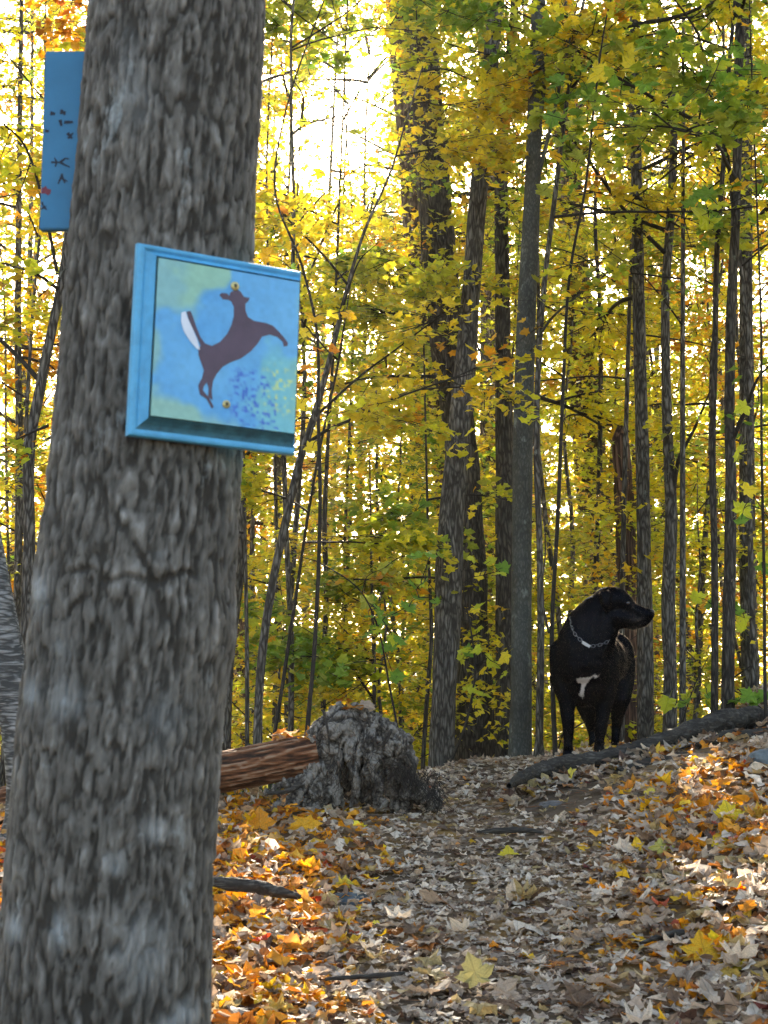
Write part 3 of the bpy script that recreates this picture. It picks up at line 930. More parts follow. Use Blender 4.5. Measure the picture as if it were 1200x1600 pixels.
# ---------------------------------------------------------------- dog
def make_dog():
    K = 6.8 / F / 4.0                          # metres per pixel of a 4x enlargement
    bx, by = at(910, 1177, 6.8)[0], 6.8
    base = np.array([bx, by, gz(bx, by)])
    ref = at(910, 1177.5, 6.8)
    base[2] = ref[2] - 0.004
    def q(zx, zy, y=0.0):
        k = K * (6.8 + y) / 6.8                # farther parts are drawn smaller
        cx = (bx) / 6.8
        x = (at(800 + zx / 4, 860 + zy / 4, 6.8 + y) - base)
        return (x[0], y, x[2])
    def P(zx, zy, y, r): return (*q(zx, zy, y), r)
    parts = []
    # neck and chest
    parts.append([P(520, 380, .02, .072), P(470, 470, .02, .098), P(440, 590, .03, .118), P(445, 720, .04, .128)])
    parts.append([P(590, 420, .01, .058), P(560, 500, .02, .076), P(500, 600, .03, .100)])
    parts.append(('e', q(452, 745, .06), (.138, .12, .155), None))
    parts.append(('e', q(460, 850, .05), (.105, .10, .09), None))
    # shoulders
    parts.append([P(330, 640, .07, .072), P(318, 790, .06, .062), P(340, 890, .04, .050)])
    parts.append([P(570, 650, .07, .072), P(582, 790, .06, .066), P(580, 890, .04, .052)])
    # trunk running back to the right
    parts.append([P(470, 680, .10, .135), P(520, 690, .28, .140), P(560, 690, .45, .128), P(590, 690, .56, .118)])
    parts.append(('e', q(610, 660, .60), (.118, .11, .125), None))
    # front legs (dog's right on the left of the picture)
    parts.append([P(342, 880, .045, .050), P(345, 980, .035, .036), P(350, 1060, .03, .031), P(352, 1100, .03, .030), P(352, 1200, .035, .023), P(352, 1250, .03, .024)])
    parts.append([P(352, 1262, .02, .027), P(351, 1276, -.035, .027)])
    parts.append([P(578, 880, .045, .054), P(575, 960, .035, .039), P(565, 1060, .03, .031), P(556, 1110, .03, .029), P(548, 1190, .035, .023), P(546, 1220, .03, .024)])
    parts.append([P(546, 1232, .02, .027), P(545, 1244, -.035, .027)])
    # rear legs: thigh, knee forward, hock back, shank, paw
    parts.append([P(660, 700, .60, .088), P(676, 820, .56, .072), P(674, 930, .50, .052), P(662, 1010, .52, .036), P(655, 1080, .60, .027), P(648, 1150, .585, .021), P(645, 1205, .575, .022)])
    parts.append([P(645, 1222, .56, .024), P(643, 1232, .52, .022)])
    parts.append([P(520, 740, .60, .085), P(475, 850, .56, .070), P(462, 960, .50, .052), P(478, 1040, .52, .035), P(500, 1110, .60, .026), P(506, 1170, .585, .021), P(505, 1225, .575, .022)])
    parts.append([P(505, 1243, .56, .024), P(500, 1252, .52, .022)])
    # skull, brow, muzzle, lips
    parts.append(('e', q(618, 320, .0), (.073, .058, .064), None))
    parts.append([P(590, 312, .0, .062), P(650, 306, .0, .057), P(690, 331, .0, .051), P(738, 370, .0, .038), P(790, 394, .0, .036), P(840, 404, .0, .031), P(862, 402, .0, .024)])
    parts.append([P(640, 420, .0, .056), P(700, 425, .0, .046), P(760, 447, .0, .037), P(815, 438, .0, .032), P(845, 427, .0, .024)])
    parts.append(('e', q(700, 312, .027), (.024, .017, .020), None)); parts.append(('e', q(700, 312, -.027), (.024, .017, .020), None))
    parts.append([P(742, 460, -.012, .020), P(770, 464, -.012, .019), P(815, 450, -.012, .018)])
    parts.append([P(742, 460, .012, .020), P(770, 464, .012, .019), P(815, 450, .012, .018)])
    parts.append(('e', q(866, 384, 0), (.014, .015, .013), None))
    # ear that hangs on the camera side, and the far one
    er = Matrix.Rotation(math.radians(-10), 3, 'Y')
    parts.append([P(566, 262, -.060, .016), P(572, 300, -.070, .015), P(580, 345, -.070, .013), P(596, 378, -.064, .009)])
    parts.append([P(600, 268, -.060, .014), P(602, 310, -.068, .012), P(600, 372, -.064, .009)])
    parts.append(('e', q(590, 292, .058), (.030, .012, .045), er))
    # tail hanging behind
    parts.append([P(620, 640, .68, .026), P(640, 740, .74, .018), P(645, 840, .76, .010)])
    me = blob_mesh(parts, .0068, 14, .6)
    V = mesh_co(me); Nn = mesh_no(me)
    # muscle and fur unevenness
    V = V + Nn * (0.0022 * fbm(V * 18, 3)[:, None] + .0007 * fbm(V * 90, 2)[:, None])
    # crease of the mouth and a shallow stop under the eye
    def near_seg(a, b):
        a = np.array(a); b = np.array(b); d = b - a
        t = np.clip(((V - a) @ d) / (d @ d), 0, 1)
        return np.hypot((V - a - t[:, None] * d)[:, 0], (V - a - t[:, None] * d)[:, 2])
    mm = near_seg(q(765, 468, -.03), q(850, 440, -.02))
    V = V - Nn * (0.004 * np.exp(-(mm / .004) ** 2))[:, None]
    ms = near_seg(q(622, 300, -.05), q(612, 390, -.05))
    V = V - Nn * (0.004 * np.exp(-(ms / .005) ** 2) * (V[:, 1] < -.02))[:, None]
    set_co(me, V)
    # white chest patch
    poly = [q(388, 805)[::2], q(420, 797)[::2], q(470, 795)[::2], q(492, 783)[::2], q(505, 775)[::2], q(520, 785)[::2], q(543, 780)[::2], q(520, 800)[::2], q(505, 808)[::2], q(495, 795)[::2],
            q(475, 815)[::2], q(455, 840)[::2], q(446, 870)[::2], q(442, 910)[::2], q(437, 935)[::2], q(428, 915)[::2], q(410, 905)[::2], q(422, 870)[::2], q(425, 838)[::2], q(400, 830)[::2]]
    pl = np.array(poly); X = V[:, [0, 2]]
    inside = np.zeros(len(X), bool); dist = np.full(len(X), 9.0)
    for a, b in zip(pl, np.roll(pl, -1, 0)):
        c_ = ((a[1] > X[:, 1]) != (b[1] > X[:, 1])) & (X[:, 0] < (b[0] - a[0]) * (X[:, 1] - a[1]) / (b[1] - a[1] + 1e-12) + a[0])
        inside ^= c_
        d = b - a; t = np.clip(((X - a) @ d) / (d @ d), 0, 1)
        dist = np.minimum(dist, np.linalg.norm(X - a - t[:, None] * d, axis=1))
    sd = np.where(inside, dist, -dist) * 100
    sd[(V[:, 1] > 0.0)] = -5
    a = me.attributes.new('patch', 'FLOAT', 'POINT'); a.data.foreach_set('value', np.clip(sd, -5, 5).astype(np.float32))
    m, nt, out = new_mat('short_black_coat')
    L = nt.links.new
    at_ = N(nt, 'ShaderNodeAttribute', attribute_name='patch')
    tc = N(nt, 'ShaderNodeTexCoord')
    n1 = N(nt, 'ShaderNodeTexNoise', ins={'Scale': 160.0, 'Detail': 3.0})
    L(tc.outputs['Object'], n1.inputs['Vector'])
    ad = N(nt, 'ShaderNodeMath', operation='MULTIPLY_ADD'); L(n1.outputs['Fac'], ad.inputs[0]); ad.inputs[1].default_value = 1.6; L(at_.outputs['Fac'], ad.inputs[2])
    mr = N(nt, 'ShaderNodeMapRange', ins={'From Min': 0.65, 'From Max': 1.25}); L(ad.outputs[0], mr.inputs['Value'])
    mx = N(nt, 'ShaderNodeMixRGB'); L(mr.outputs[0], mx.inputs[0]); mx.inputs[1].default_value = (.0022, .0019, .0022, 1); mx.inputs[2].default_value = (.34, .29, .26, 1)
    dif = N(nt, 'ShaderNodeBsdfDiffuse'); L(mx.outputs[0], dif.inputs['Color'])
    glo = N(nt, 'ShaderNodeBsdfGlossy', ins={'Roughness': 0.36}); glo.inputs['Color'].default_value = (.0022, .0026, .0038, 1)
    p = N(nt, 'ShaderNodeAddShader'); L(dif.outputs[0], p.inputs[0]); L(glo.outputs[0], p.inputs[1])
    mpp = N(nt, 'ShaderNodeMapping'); mpp.inputs['Scale'].default_value = (1, 1, .2)
    L(tc.outputs['Object'], mpp.inputs['Vector'])
    n2 = N(nt, 'ShaderNodeTexNoise', ins={'Scale': 420.0, 'Detail': 2.0}); L(mpp.outputs[0], n2.inputs['Vector'])
    bp = N(nt, 'ShaderNodeBump', ins={'Strength': 0.6, 'Distance': 0.0015}); L(n2.outputs['Fac'], bp.inputs['Height']); L(bp.outputs[0], dif.inputs['Normal']); L(bp.outputs[0], glo.inputs['Normal'])
    L(p.outputs[0], out.inputs[0])
    me.materials.clear(); me.materials.append(m)
    dog = empty('dog', base, 'black short-haired dog with a white chest patch looking right from the ridge behind the root', 'dog')
    me.name = 'body'
    obj('body', me, dog)
    # short guard hairs standing off the coat
    rgh = np.random.default_rng(12)
    nh = 26000
    pf = rgh.integers(0, len(V), nh)
    P0 = V[pf] + rgh.normal(0, .0022, (nh, 3)); Nh = Nn[pf]
    flow = np.array([.25, .55, -.8]); d = Nh * .55 + flow[None] * .75 + rgh.normal(0, .18, (nh, 3)); d /= np.linalg.norm(d, axis=1)[:, None]
    sd_ = np.cross(d, rgh.normal(0, 1, (nh, 3))); sd_ /= np.linalg.norm(sd_, axis=1)[:, None]
    Lh = rgh.uniform(.004, .009, nh)[:, None]
    keep = sd[pf] < -.5
    Vh = np.stack([P0 + sd_ * .0004, P0 - sd_ * .0004, P0 + d * Lh], 1)[keep].reshape(-1, 3)
    mh, nth, oh = new_mat('translucent_dark_hair')
    dh = N(nth, 'ShaderNodeBsdfDiffuse'); dh.inputs['Color'].default_value = (.0025, .002, .002, 1)
    th_ = N(nth, 'ShaderNodeBsdfTranslucent'); th_.inputs['Color'].default_value = (.15, .12, .10, 1)
    ah = N(nth, 'ShaderNodeAddShader'); nth.links.new(dh.outputs[0], ah.inputs[0]); nth.links.new(th_.outputs[0], ah.inputs[1]); nth.links.new(ah.outputs[0], oh.inputs[0])
    tag(obj('coat', mesh('coat', Vh, [(np.arange(len(Vh)).reshape(-1, 3), 0)], [mh], smooth=False), dog), kind='stuff')
    M_EYE = flat('dark_brown_eye', (.02, .01, .006), 0.08, spec=0.8, noise=.05)
    M_NOSE = flat('black_nose_leather', (.008, .008, .009), 0.35, noise=.1, nscale=300)
    for sy in (-1, 1):
        bm = bmesh.new(); bmesh.ops.create_icosphere(bm, subdivisions=2, radius=.0095, matrix=Matrix.Translation(q(722, 330, sy * .040)))
        e_ = bpy.data.meshes.new('eye'); bm.to_mesh(e_); bm.free(); e_.materials.append(M_EYE); obj('eye', e_, dog)
    bm = bmesh.new()
    bmesh.ops.create_icosphere(bm, subdivisions=3, radius=1, matrix=Matrix.Translation(q(872, 384, 0)) @ Matrix.Diagonal((.013, .017, .012, 1)))
    e_ = bpy.data.meshes.new('nose'); bm.to_mesh(e_); bm.free(); e_.materials.append(M_NOSE)
    for pp in e_.polygons: pp.use_smooth = True
    obj('nose', e_, dog)
    # chain collar: a loop of elongated links hugging the neck
    from mathutils.bvhtree import BVHTree
    bv = BVHTree.FromPolygons([Vector(v) for v in V], [tuple(p_.vertices) for p_ in me.polygons])
    M_CHAIN = flat('chrome_chain', (.20, .20, .22), 0.35, metal=1.0, noise=.1)
    path = [(366, 425), (368, 455), (378, 490), (392, 520), (412, 545), (436, 566), (462, 588), (490, 598), (520, 596), (550, 590), (578, 580), (602, 566)]
    pts = []
    for a in path:
        o_ = q(a[0], a[1], -.6); 
        tgt = q(a[0], a[1], .3)
        hit = bv.ray_cast(Vector(o_), (Vector(tgt) - Vector(o_)).normalized())
        y = hit[0].y - .004 if hit[0] is not None else .03
        pts.append(np.array(q(a[0], a[1], y)))
    back = []
    for a, y in (((585, 500), .12), ((500, 430), .15), ((420, 400), .12)):
        back.append(np.array(q(a[0], a[1], y)))
    loop = pts + back + [pts[0]]
    Pc, _, tt = resample(loop, [1] * len(loop), 46)
    T, A, B = frames(Pc)
    acc = Acc()
    for k in range(0, 45):
        c = Pc[k]; t_ = T[k]; a_ = A[k] if k % 2 else (A[k] * .5 + B[k] * .87)
        ring = []
        for s in range(13):
            an = 2 * math.pi * s / 12
            ring.append(c + t_ * math.cos(an) * .0125 + a_ * math.sin(an) * .0065)
        acc.tube(ring, [.0012] * 13, 5, 13)
    col = acc.build('chain_collar', M_CHAIN, dog)
    # flat plate on the chain
    c = np.array(pts[6]); t_ = T[int(46 * .28)]
    a_, b_ = np.array(pts[5]), np.array(pts[7])
    t_ = (b_ - a_) / np.linalg.norm(b_ - a_)
    up = np.cross(t_, [0, 1, 0]); up /= np.linalg.norm(up)
    nn_ = np.cross(t_, up)
    vs = []
    for s in (-1, 1):
        for (u_, v_) in ((-1, -1), (1, -1), (1, 1), (-1, 1)):
            vs.append(c + np.array([0, -.004, 0]) + t_ * u_ * .020 + up * v_ * .0065 + nn_ * s * .0015)
    ac = Acc(); ac.raw(vs, Fq=[(0, 1, 2, 3), (7, 6, 5, 4), (0, 4, 5, 1), (1, 5, 6, 2), (2, 6, 7, 3), (3, 7, 4, 0)])
    ac.build('collar_plate', M_CHAIN, col, smooth=False)
    return dog
make_dog()

# ---------------------------------------------------------------- stump, log, roots, rocks
def make_stump():
    Y = 6.0
    c = at(560, 1240, Y)
    base = np.array([c[0], Y, gz(c[0], Y)])
    k = Y / F
    def q(px, py, y=0.0): 
        v = at(px, py, Y + y) - base
        return (v[0], y, v[2])
    def P(px, py, y, r): return (*q(px, py, y), r * k)
    parts = []
    parts.append([P(520, 1150, .05, 38), P(560, 1135, .06, 34), P(598, 1156, .06, 33), P(622, 1186, .05, 27)])
    parts.append([P(530, 1125, .06, 22), P(566, 1120, .06, 17), P(585, 1130, .06, 16)])
    parts.append([P(505, 1150, .03, 26), P(498, 1190, .0, 22), P(496, 1225, -.03, 20), P(488, 1262, -.04, 16)])
    parts.append([P(520, 1170, .02, 22), P(520, 1215, -.02, 14), P(524, 1252, -.03, 12)])
    parts.append([P(575, 1165, -.02, 22), P(582, 1195, -.05, 13), P(590, 1225, -.06, 11), P(592, 1255, -.06, 9)])
    parts.append([P(558, 1170, -.01, 18), P(552, 1200, -.04, 8), P(554, 1230, -.05, 6), P(550, 1258, -.05, 5)])
    parts.append([P(622, 1168, .02, 22), P(640, 1190, .01, 12), P(638, 1215, .0, 8), P(632, 1245, -.01, 6)])
    parts.append([P(610, 1180, .04, 26), P(618, 1215, .06, 20), P(626, 1255, .06, 18)])
    parts.append([P(550, 1180, .15, 28), P(560, 1245, .16, 34)])
    parts.append([P(500, 1215, -.02, 12), P(470, 1220, -.05, 9), P(440, 1229, -.08, 6), P(415, 1238, -.10, 4)])
    parts.append([P(490, 1228, -.02, 14), P(465, 1245, -.06, 12), P(440, 1262, -.10, 10)])
    parts.append([P(630, 1218, .05, 22), P(656, 1242, .06, 15), P(682, 1258, .06, 8)])
    me = blob_mesh(parts, .0075, 3, .5)
    V = mesh_co(me); Nn = mesh_no(me)
    w = fbm(V * 9, 3)
    r = np.abs(fbm(np.stack([V[:, 0] * 34 + 2 * w, V[:, 1] * 34, V[:, 2] * 9 + w], -1), 3))
    lump = fbm(V * 14, 4)
    rel = np.clip(r * 2.2 + .4 * fbm(V * 60, 2) + .2, 0, 1.2)
    V = V + Nn * (0.020 * lump + 0.026 * (np.minimum(r * 2, .8) - .4) + 0.006 * fbm(V * 70, 2))[:, None]
    set_co(me, V)
    a = me.attributes.new('relief', 'FLOAT', 'POINT'); a.data.foreach_set('value', rel.astype(np.float32))
    me.materials.clear(); me.materials.append(M_STUMP)
    t = empty('uprooted_stump', base, 'weathered grey upturned stump with a hollow and ragged roots beside the path', 'stump')
    obj('root_plate', me, t)
    rg = np.random.default_rng(3)
    # ragged roots
    for (pts, r) in (([(505, 1110, -.05), (512, 1140, -.07), (515, 1175, -.06)], 2.2), ([(598, 1165, -.09), (606, 1150, -.11), (612, 1140, -.13), (604, 1160, -.14)], 3.0),
                     ([(636, 1175, -.05), (648, 1200, -.05), (642, 1228, -.05)], 3.0), ([(470, 1225, -.10), (450, 1236, -.13), (418, 1240, -.16)], 5.0)):
        ac = Acc(); ac.tube([at(x, y, Y + d) for x, y, d in pts], np.linspace(r, r * .5, len(pts)) * k, 7, 12, .2)
        ac.build('root', M_ROOT, t, base)
    ac = Acc()
    for i in range(190):
        px = rg.uniform(520, 690); py = rg.uniform(1180, 1215) + max(0, px - 620) * .35
        if px < 620 and rg.uniform() < .6: px = rg.uniform(625, 690); py = 1180 + (px - 620) * .75 + rg.uniform(0, 20)
        d = -.10 + rg.uniform(-.03, .06)
        p0 = at(px, py, Y + d); l = rg.uniform(.04, .11)
        p1 = p0 + np.array([rg.normal(0, .02), rg.normal(-.01, .015), -l * .55]); p2 = p1 + np.array([rg.normal(0, .03), rg.normal(-.02, .02), -l * .45])
        ac.tube([p0, p1, p2], [.0016, .0012, .0006], 3, 4)
    tag(ac.build('rootlets', M_TWIG, t, base), kind='stuff')
    # log
    L0 = at(500, 1176, 6.02); L1 = at(345, 1206, 6.05); L2 = at(150, 1236, 6.1); L3 = at(-30, 1262, 6.2)
    lt = empty('fallen_log', (L1[0], L1[1], gz(L1[0], L1[1])), 'fallen brown log with splitting bark running left from the stump', 'log')
    lb = np.array(lt.location)
    V, Q, _ = tube([L0, L1, L2, L3], [.078, .076, .074, .066], 72, 260, 0.05, seed=4)
    th = np.tile(np.arange(72) / 72 * 2 * math.pi, 260)
    u = np.repeat(np.linspace(0, 2.0, 260), 72)
    w = fbm(np.stack([np.cos(th) * 1.5, np.sin(th) * 1.5, u * 4], -1), 3)
    rd = np.abs(fbm(np.stack([np.cos(th) * 12 + w, np.sin(th) * 12 + w, u * 3.0], -1), 3))
    cen = np.repeat(resample([L0, L1, L2, L3], [1] * 4, 260)[0], 72, 0)
    nn = V - cen; nn /= np.linalg.norm(nn, axis=1)[:, None]
    V = V + nn * (0.013 * (np.minimum(rd * 2, .8) - .4))[:, None]
    m, nt, out = new_mat('split_brown_log_wood')
    tc = N(nt, 'ShaderNodeTexCoord'); mp = N(nt, 'ShaderNodeMapping'); mp.inputs['Scale'].default_value = (.12, 1, 1)
    nt.links.new(tc.outputs['Object'], mp.inputs['Vector'])
    n1 = N(nt, 'ShaderNodeTexNoise', ins={'Scale': 60.0, 'Detail': 6.0, 'Roughness': .65}); nt.links.new(mp.outputs[0], n1.inputs['Vector'])
    ra = N(nt, 'ShaderNodeAttribute', attribute_name='relief')
    h_ = N(nt, 'ShaderNodeMath', operation='MULTIPLY_ADD'); nt.links.new(ra.outputs['Fac'], h_.inputs[0]); h_.inputs[1].default_value = .5; nt.links.new(n1.outputs['Fac'], h_.inputs[2])
    rp = ramp(nt, [(0.45, (.012, .007, .005)), (0.66, (.065, .026, .012)), (.86, (.17, .068, .030)), (1.0, (.24, .15, .10))]); nt.links.new(h_.outputs[0], rp.inputs[0])
    p = N(nt, 'ShaderNodeBsdfPrincipled', ins={'Roughness': .85, 'Specular IOR Level': .25}); nt.links.new(rp.outputs[0], p.inputs['Base Color'])
    bp = N(nt, 'ShaderNodeBump', ins={'Strength': .8, 'Distance': .008}); nt.links.new(n1.outputs['Fac'], bp.inputs['Height']); nt.links.new(bp.outputs[0], p.inputs['Normal'])
    nt.links.new(p.outputs[0], out.inputs[0])
    obj('log_bole', mesh('log_bole', V - lb[None], [(Q, 0)], [m], fl={'relief': np.minimum(rd * 2.4, 1.0)}), lt)
    return base
make_stump()

def big_root(name, pts, mat, label, cat, nseg=28, rough=.24):
    """pts: (px, py, Y, radius px)"""
    P = [at(a, b, c) for a, b, c, d in pts]; R = [d / F * c for a, b, c, d in pts]
    b = np.array(P[len(P) // 2]); b[2] = gz(b[0], b[1])
    a = Acc(); a.tube(P, R, nseg, len(pts) * 30, rough, 22.0, seed=pts[0][0], ridge=.45)
    o = a.build(name, mat, None, b); o.location = b
    return tag(o, label, cat), P

rt, RP = big_root('tree_root', [(795, 1228, 6.1, 4), (820, 1213, 6.28, 10), (870, 1197, 6.42, 13), (930, 1187, 6.5, 13), (990, 1175, 6.55, 14), (1040, 1156, 6.6, 14), (1090, 1141, 6.7, 15), (1130, 1127, 6.8, 16), (1165, 1122, 6.9, 16), (1215, 1122, 7.0, 14), (1300, 1130, 7.1, 12)],
                  M_ROOT, 'long thick grey root arching along the ridge in front of the dog', 'root')
big_root('side_root', [(965, 1205, 6.3, 5), (1000, 1196, 6.35, 8), (1040, 1188, 6.4, 8), (1085, 1187, 6.4, 5)], M_ROOT, 'short flat grey root below the long root and right of the dog', 'root', 16)
big_root('side_root', [(1090, 1165, 6.5, 5), (1130, 1152, 6.55, 9), (1175, 1148, 6.6, 9), (1230, 1142, 6.7, 8)], M_ROOT, 'short dark root under the upper right end of the long root', 'root', 16)
big_root('side_root', [(905, 1214, 6.4, 3), (960, 1206, 6.42, 5), (1015, 1190, 6.5, 6), (1050, 1172, 6.6, 5)], M_ROOT, 'thin root hugging the underside of the long root below the dog', 'root', 12)
big_root('side_root', [(325, 1378, 4.45, 5), (355, 1380, 4.45, 11), (400, 1386, 4.45, 11), (440, 1394, 4.4, 8), (470, 1402, 4.4, 3)], M_ROOT, 'dark grey root breaking the leaves just right of the foreground trunk', 'root', 16)
big_root('side_root', [(1240, 1443, 4.2, 8), (1195, 1437, 4.2, 9), (1168, 1440, 4.15, 9), (1158, 1452, 4.1, 8), (1170, 1470, 4.05, 3)], M_ROOT, 'curved dark root at the right edge in the foreground leaves', 'root', 16)
big_root('side_root', [(745, 1300, 5.2, 1.5), (775, 1298, 5.2, 5), (820, 1297, 5.2, 5), (850, 1301, 5.2, 2)], M_ROOT, 'low worn root crossing the middle of the path', 'root', 12)
big_root('stick', [(508, 1530, 3.55, 2.5), (545, 1527, 3.55, 4), (590, 1524, 3.55, 4), (632, 1520, 3.58, 3)], M_ROOT, 'short grey stick lying across the foreground leaves at bottom centre', 'stick', 10)
big_root('stick', [(1000, 1474, 3.95, 2), (1030, 1464, 3.98, 5), (1068, 1456, 4.0, 5)], M_ROOT, 'short pale stick among the foreground leaves right of the path', 'stick', 10)

def make_rock(pos, r, label, col=(.11, .125, .13), seed=1):
    bm = bmesh.new(); bmesh.ops.create_icosphere(bm, subdivisions=5, radius=1)
    me = bpy.data.meshes.new('rock'); bm.to_mesh(me); bm.free()
    V = mesh_co(me)
    f = np.round(fbm(V * .9 + seed, 2) * 4) / 4
    V = V * (1 + .25 * f + .16 * fbm(V * 2 + seed, 3) + .03 * fbm(V * 9, 3))[:, None] * np.array(r)[None]
    set_co(me, V)
    me.materials.append(flat('grey_stone', col, .85, noise=.5, nscale=22))
    for p_ in me.polygons: p_.use_smooth = True
    o = obj('rock', me, None, pos)
    return tag(o, label, 'rock')
p_ = on_ground(1190, 1205); make_rock((p_[0] + .02, p_[1], p_[2] + .02), (.075, .06, .06), 'blue-grey stone at the right edge of the leafy bank', seed=2)
p_ = on_ground(545, 1410); make_rock((p_[0], p_[1], p_[2] + .0), (.085, .05, .028), 'flat dark stone half buried in leaves left of the path', (.07, .085, .095), 5)
p_ = on_ground(862, 1258); make_rock((p_[0], p_[1], p_[2]), (.05, .05, .02), 'small flat stone worn smooth beside the path below the root', (.12, .11, .11), 8)
p_ = on_ground(478, 1552); make_rock((p_[0], p_[1], p_[2] - .004), (.05, .04, .018), 'small flat blue-grey stone in the foreground leaves near the trunk', (.16, .18, .21), 11)

# ---------------------------------------------------------------- trees behind
rgT = np.random.default_rng(21)
PAL_Y = [(YEL, 5), (GOLD, 2), (LIME, 3.5), (OLV, .8), (ORA, .3)]
PAL_O = [(ORA, 4), (GOLD, 4), (YEL, 2), (RUST, 1), (RED, .15)]
PAL_G = [(GRN, 4), (LIME, 2), (OLV, 2), (YEL, .6)]
PAL_L = [(LIME, 5), (YEL, 3), (OLV, 2), (GRN, 1)]
PAL_M = [(YEL, 3), (LIME, 3.5), (ORA, 1.0), (OLV, 2.5), (GRN, 2.4), (ORA, .8), (RUST, .3)]

def branch_path(p0, az, el, L, rg, n=6, sag=-.04, wob=.10):
    d = np.array([math.cos(az) * math.cos(el), math.sin(az) * math.cos(el), math.sin(el)])
    P = [np.array(p0, float)]
    for i in range(n):
        d = d + rg.normal(0, wob, 3) + np.array([0, 0, sag])
        d /= np.linalg.norm(d)
        P.append(P[-1] + d * L / n)
    return P

def leafy_branch(t, base, p0, az, el, L, r, rg, pal, lsize, tmpl, LA, TW, nsub=6, per=13, dens=1.0, mat=M_TWIG, near=False):
    P = branch_path(p0, az, el, L, rg)
    a = Acc(); a.tube(P, np.linspace(r, r * .25, len(P)), 6, 14, .1)
    A = np.array(P)
    anchors = []; dirs = []; lens = []
    for s in range(nsub):
        u = rg.uniform(.2, .95); k = min(int(u * (len(P) - 1)), len(P) - 2); f = u * (len(P) - 1) - k
        b0 = A[k] * (1 - f) + A[k + 1] * f
        dd = A[k + 1] - A[k]; az2 = math.atan2(dd[1], dd[0]) + rg.choice([-1, 1]) * rg.uniform(.4, 1.1)
        Q = branch_path(b0, az2, el * .4 + rg.normal(0, .15), L * rg.uniform(.25, .5), rg, 4)
        a.tube(Q, np.linspace(r * .45, r * .12, len(Q)), 4, 7)
        for _ in range(max(1, int(5 * dens))):
            v = rg.uniform(.1, 1); kk = min(int(v * 4), 3); ff = v * 4 - kk
            anchors.append(Q[kk] * (1 - ff) + Q[kk + 1] * ff)
            da = az2 + rg.normal(0, .7); dirs.append([math.cos(da), math.sin(da), rg.normal(.0, .15)]); lens.append(rg.uniform(.12, .34))
    o = a.build('branch', mat, t, base)
    spray_leaves(np.array(anchors), np.array(dirs), np.array(lens), rg, per, lsize, pal, tmpl, LA, near=near, twig=TW)
    return o

def traced_tree(name, pts, Y, mat, label, group=None, extra=None, nbr=6, pal=PAL_M, br_lo=1.6, ridge=.12, seed=0, leafsize=.050, Lb=(.9, 1.9), dens=1.0, Ytop=None, nseg=20, topadd=3.0):
    """pts: (px, py, width px) from base upwards"""
    rg = np.random.default_rng(1000 + seed)
    n = len(pts)
    P = []; R = []
    for i, (a, b, w) in enumerate(pts):
        yy = Y if Ytop is None else Y + (Ytop - Y) * i / (n - 1)
        P.append(at(a, b, yy)); R.append(w / 2 / F * yy)
    g = gz(P[0][0], Y)
    # root flare down to the ground
    if P[0][2] > g:
        d = P[0] - P[1]; d /= abs(d[2]) + 1e-9
        L = P[0][2] - g
        add = [P[0] + np.array([0, 0, -1.0]) * L * f + np.array([d[0] * .3 * L * f, 0, 0]) for f in (1.06, .85)]
        P = add + P; R = [R[0] * 1.55, R[0] * 1.15] + R
    base = np.array([P[0][0], P[0][1], g])
    top = P[-1]; d = P[-1] - P[-2]; d /= np.linalg.norm(d)
    for k in range(1, 4):
        P.append(top + (d * .7 + np.array([0, 0, .3])) * topadd * k / 3); R.append(R[-1] * .75)
    t = empty(name, base, label, 'tree', group)
    H = P[-1][2] - g
    a = Acc(); a.tube(P, R, nseg, int(H * 9) + 10, .07, 6.0, seed=seed * 1.7, ridge=ridge)
    a.build('trunk', mat, t, base)
    LA = LeafAcc(); TW = Acc()
    A = np.array(P)
    for b in range(nbr):
        z = g + rg.uniform(br_lo, min(H, 8.0))
        c = np.array([np.interp(z, A[:, 2], A[:, 0]), np.interp(z, A[:, 2], A[:, 1]), z])
        rr = np.interp(z, A[:, 2], R)
        leafy_branch(t, base, c, rg.uniform(0, 2 * math.pi), rg.uniform(.05, .7), rg.uniform(*Lb), min(rr * .35, .016) + .004, rg, pal, leafsize, T_MAPLE, LA, TW, dens=dens)
    if extra:
        for pts2, w, leaf in extra:
            Q = [at(x, y, Y + dy) for x, y, dy in pts2]
            ac = Acc(); ac.tube(Q, np.linspace(w, w * .3, len(Q)) / 2 / F * Y, 6, len(Q) * 6, .08)
            ac.build('branch', M_TWIG if mat is not M_SMOOTH else M_SMOOTH, t, base)
            if leaf:
                Qa = np.array(Q); nL = leaf
                u = rg.uniform(.25, 1, nL) * (len(Q) - 1); k_ = np.minimum(u.astype(int), len(Q) - 2); f = (u - k_)[:, None]
                an = Qa[k_] * (1 - f) + Qa[k_ + 1] * f
                da = rg.uniform(0, 2 * math.pi, nL)
                spray_leaves(an, np.stack([np.cos(da), np.sin(da), rg.normal(0, .15, nL)], 1), rg.uniform(.1, .4, nL), rg, 7, leafsize, pal, T_MAPLE, LA, near=True, twig=TW)
    if TW.V: tag(TW.build('twigs', M_TWIG, t, base), kind='stuff')
    if LA.p: tag(LA.build('crown', M_LEAF, t, base), kind='stuff')
    return t

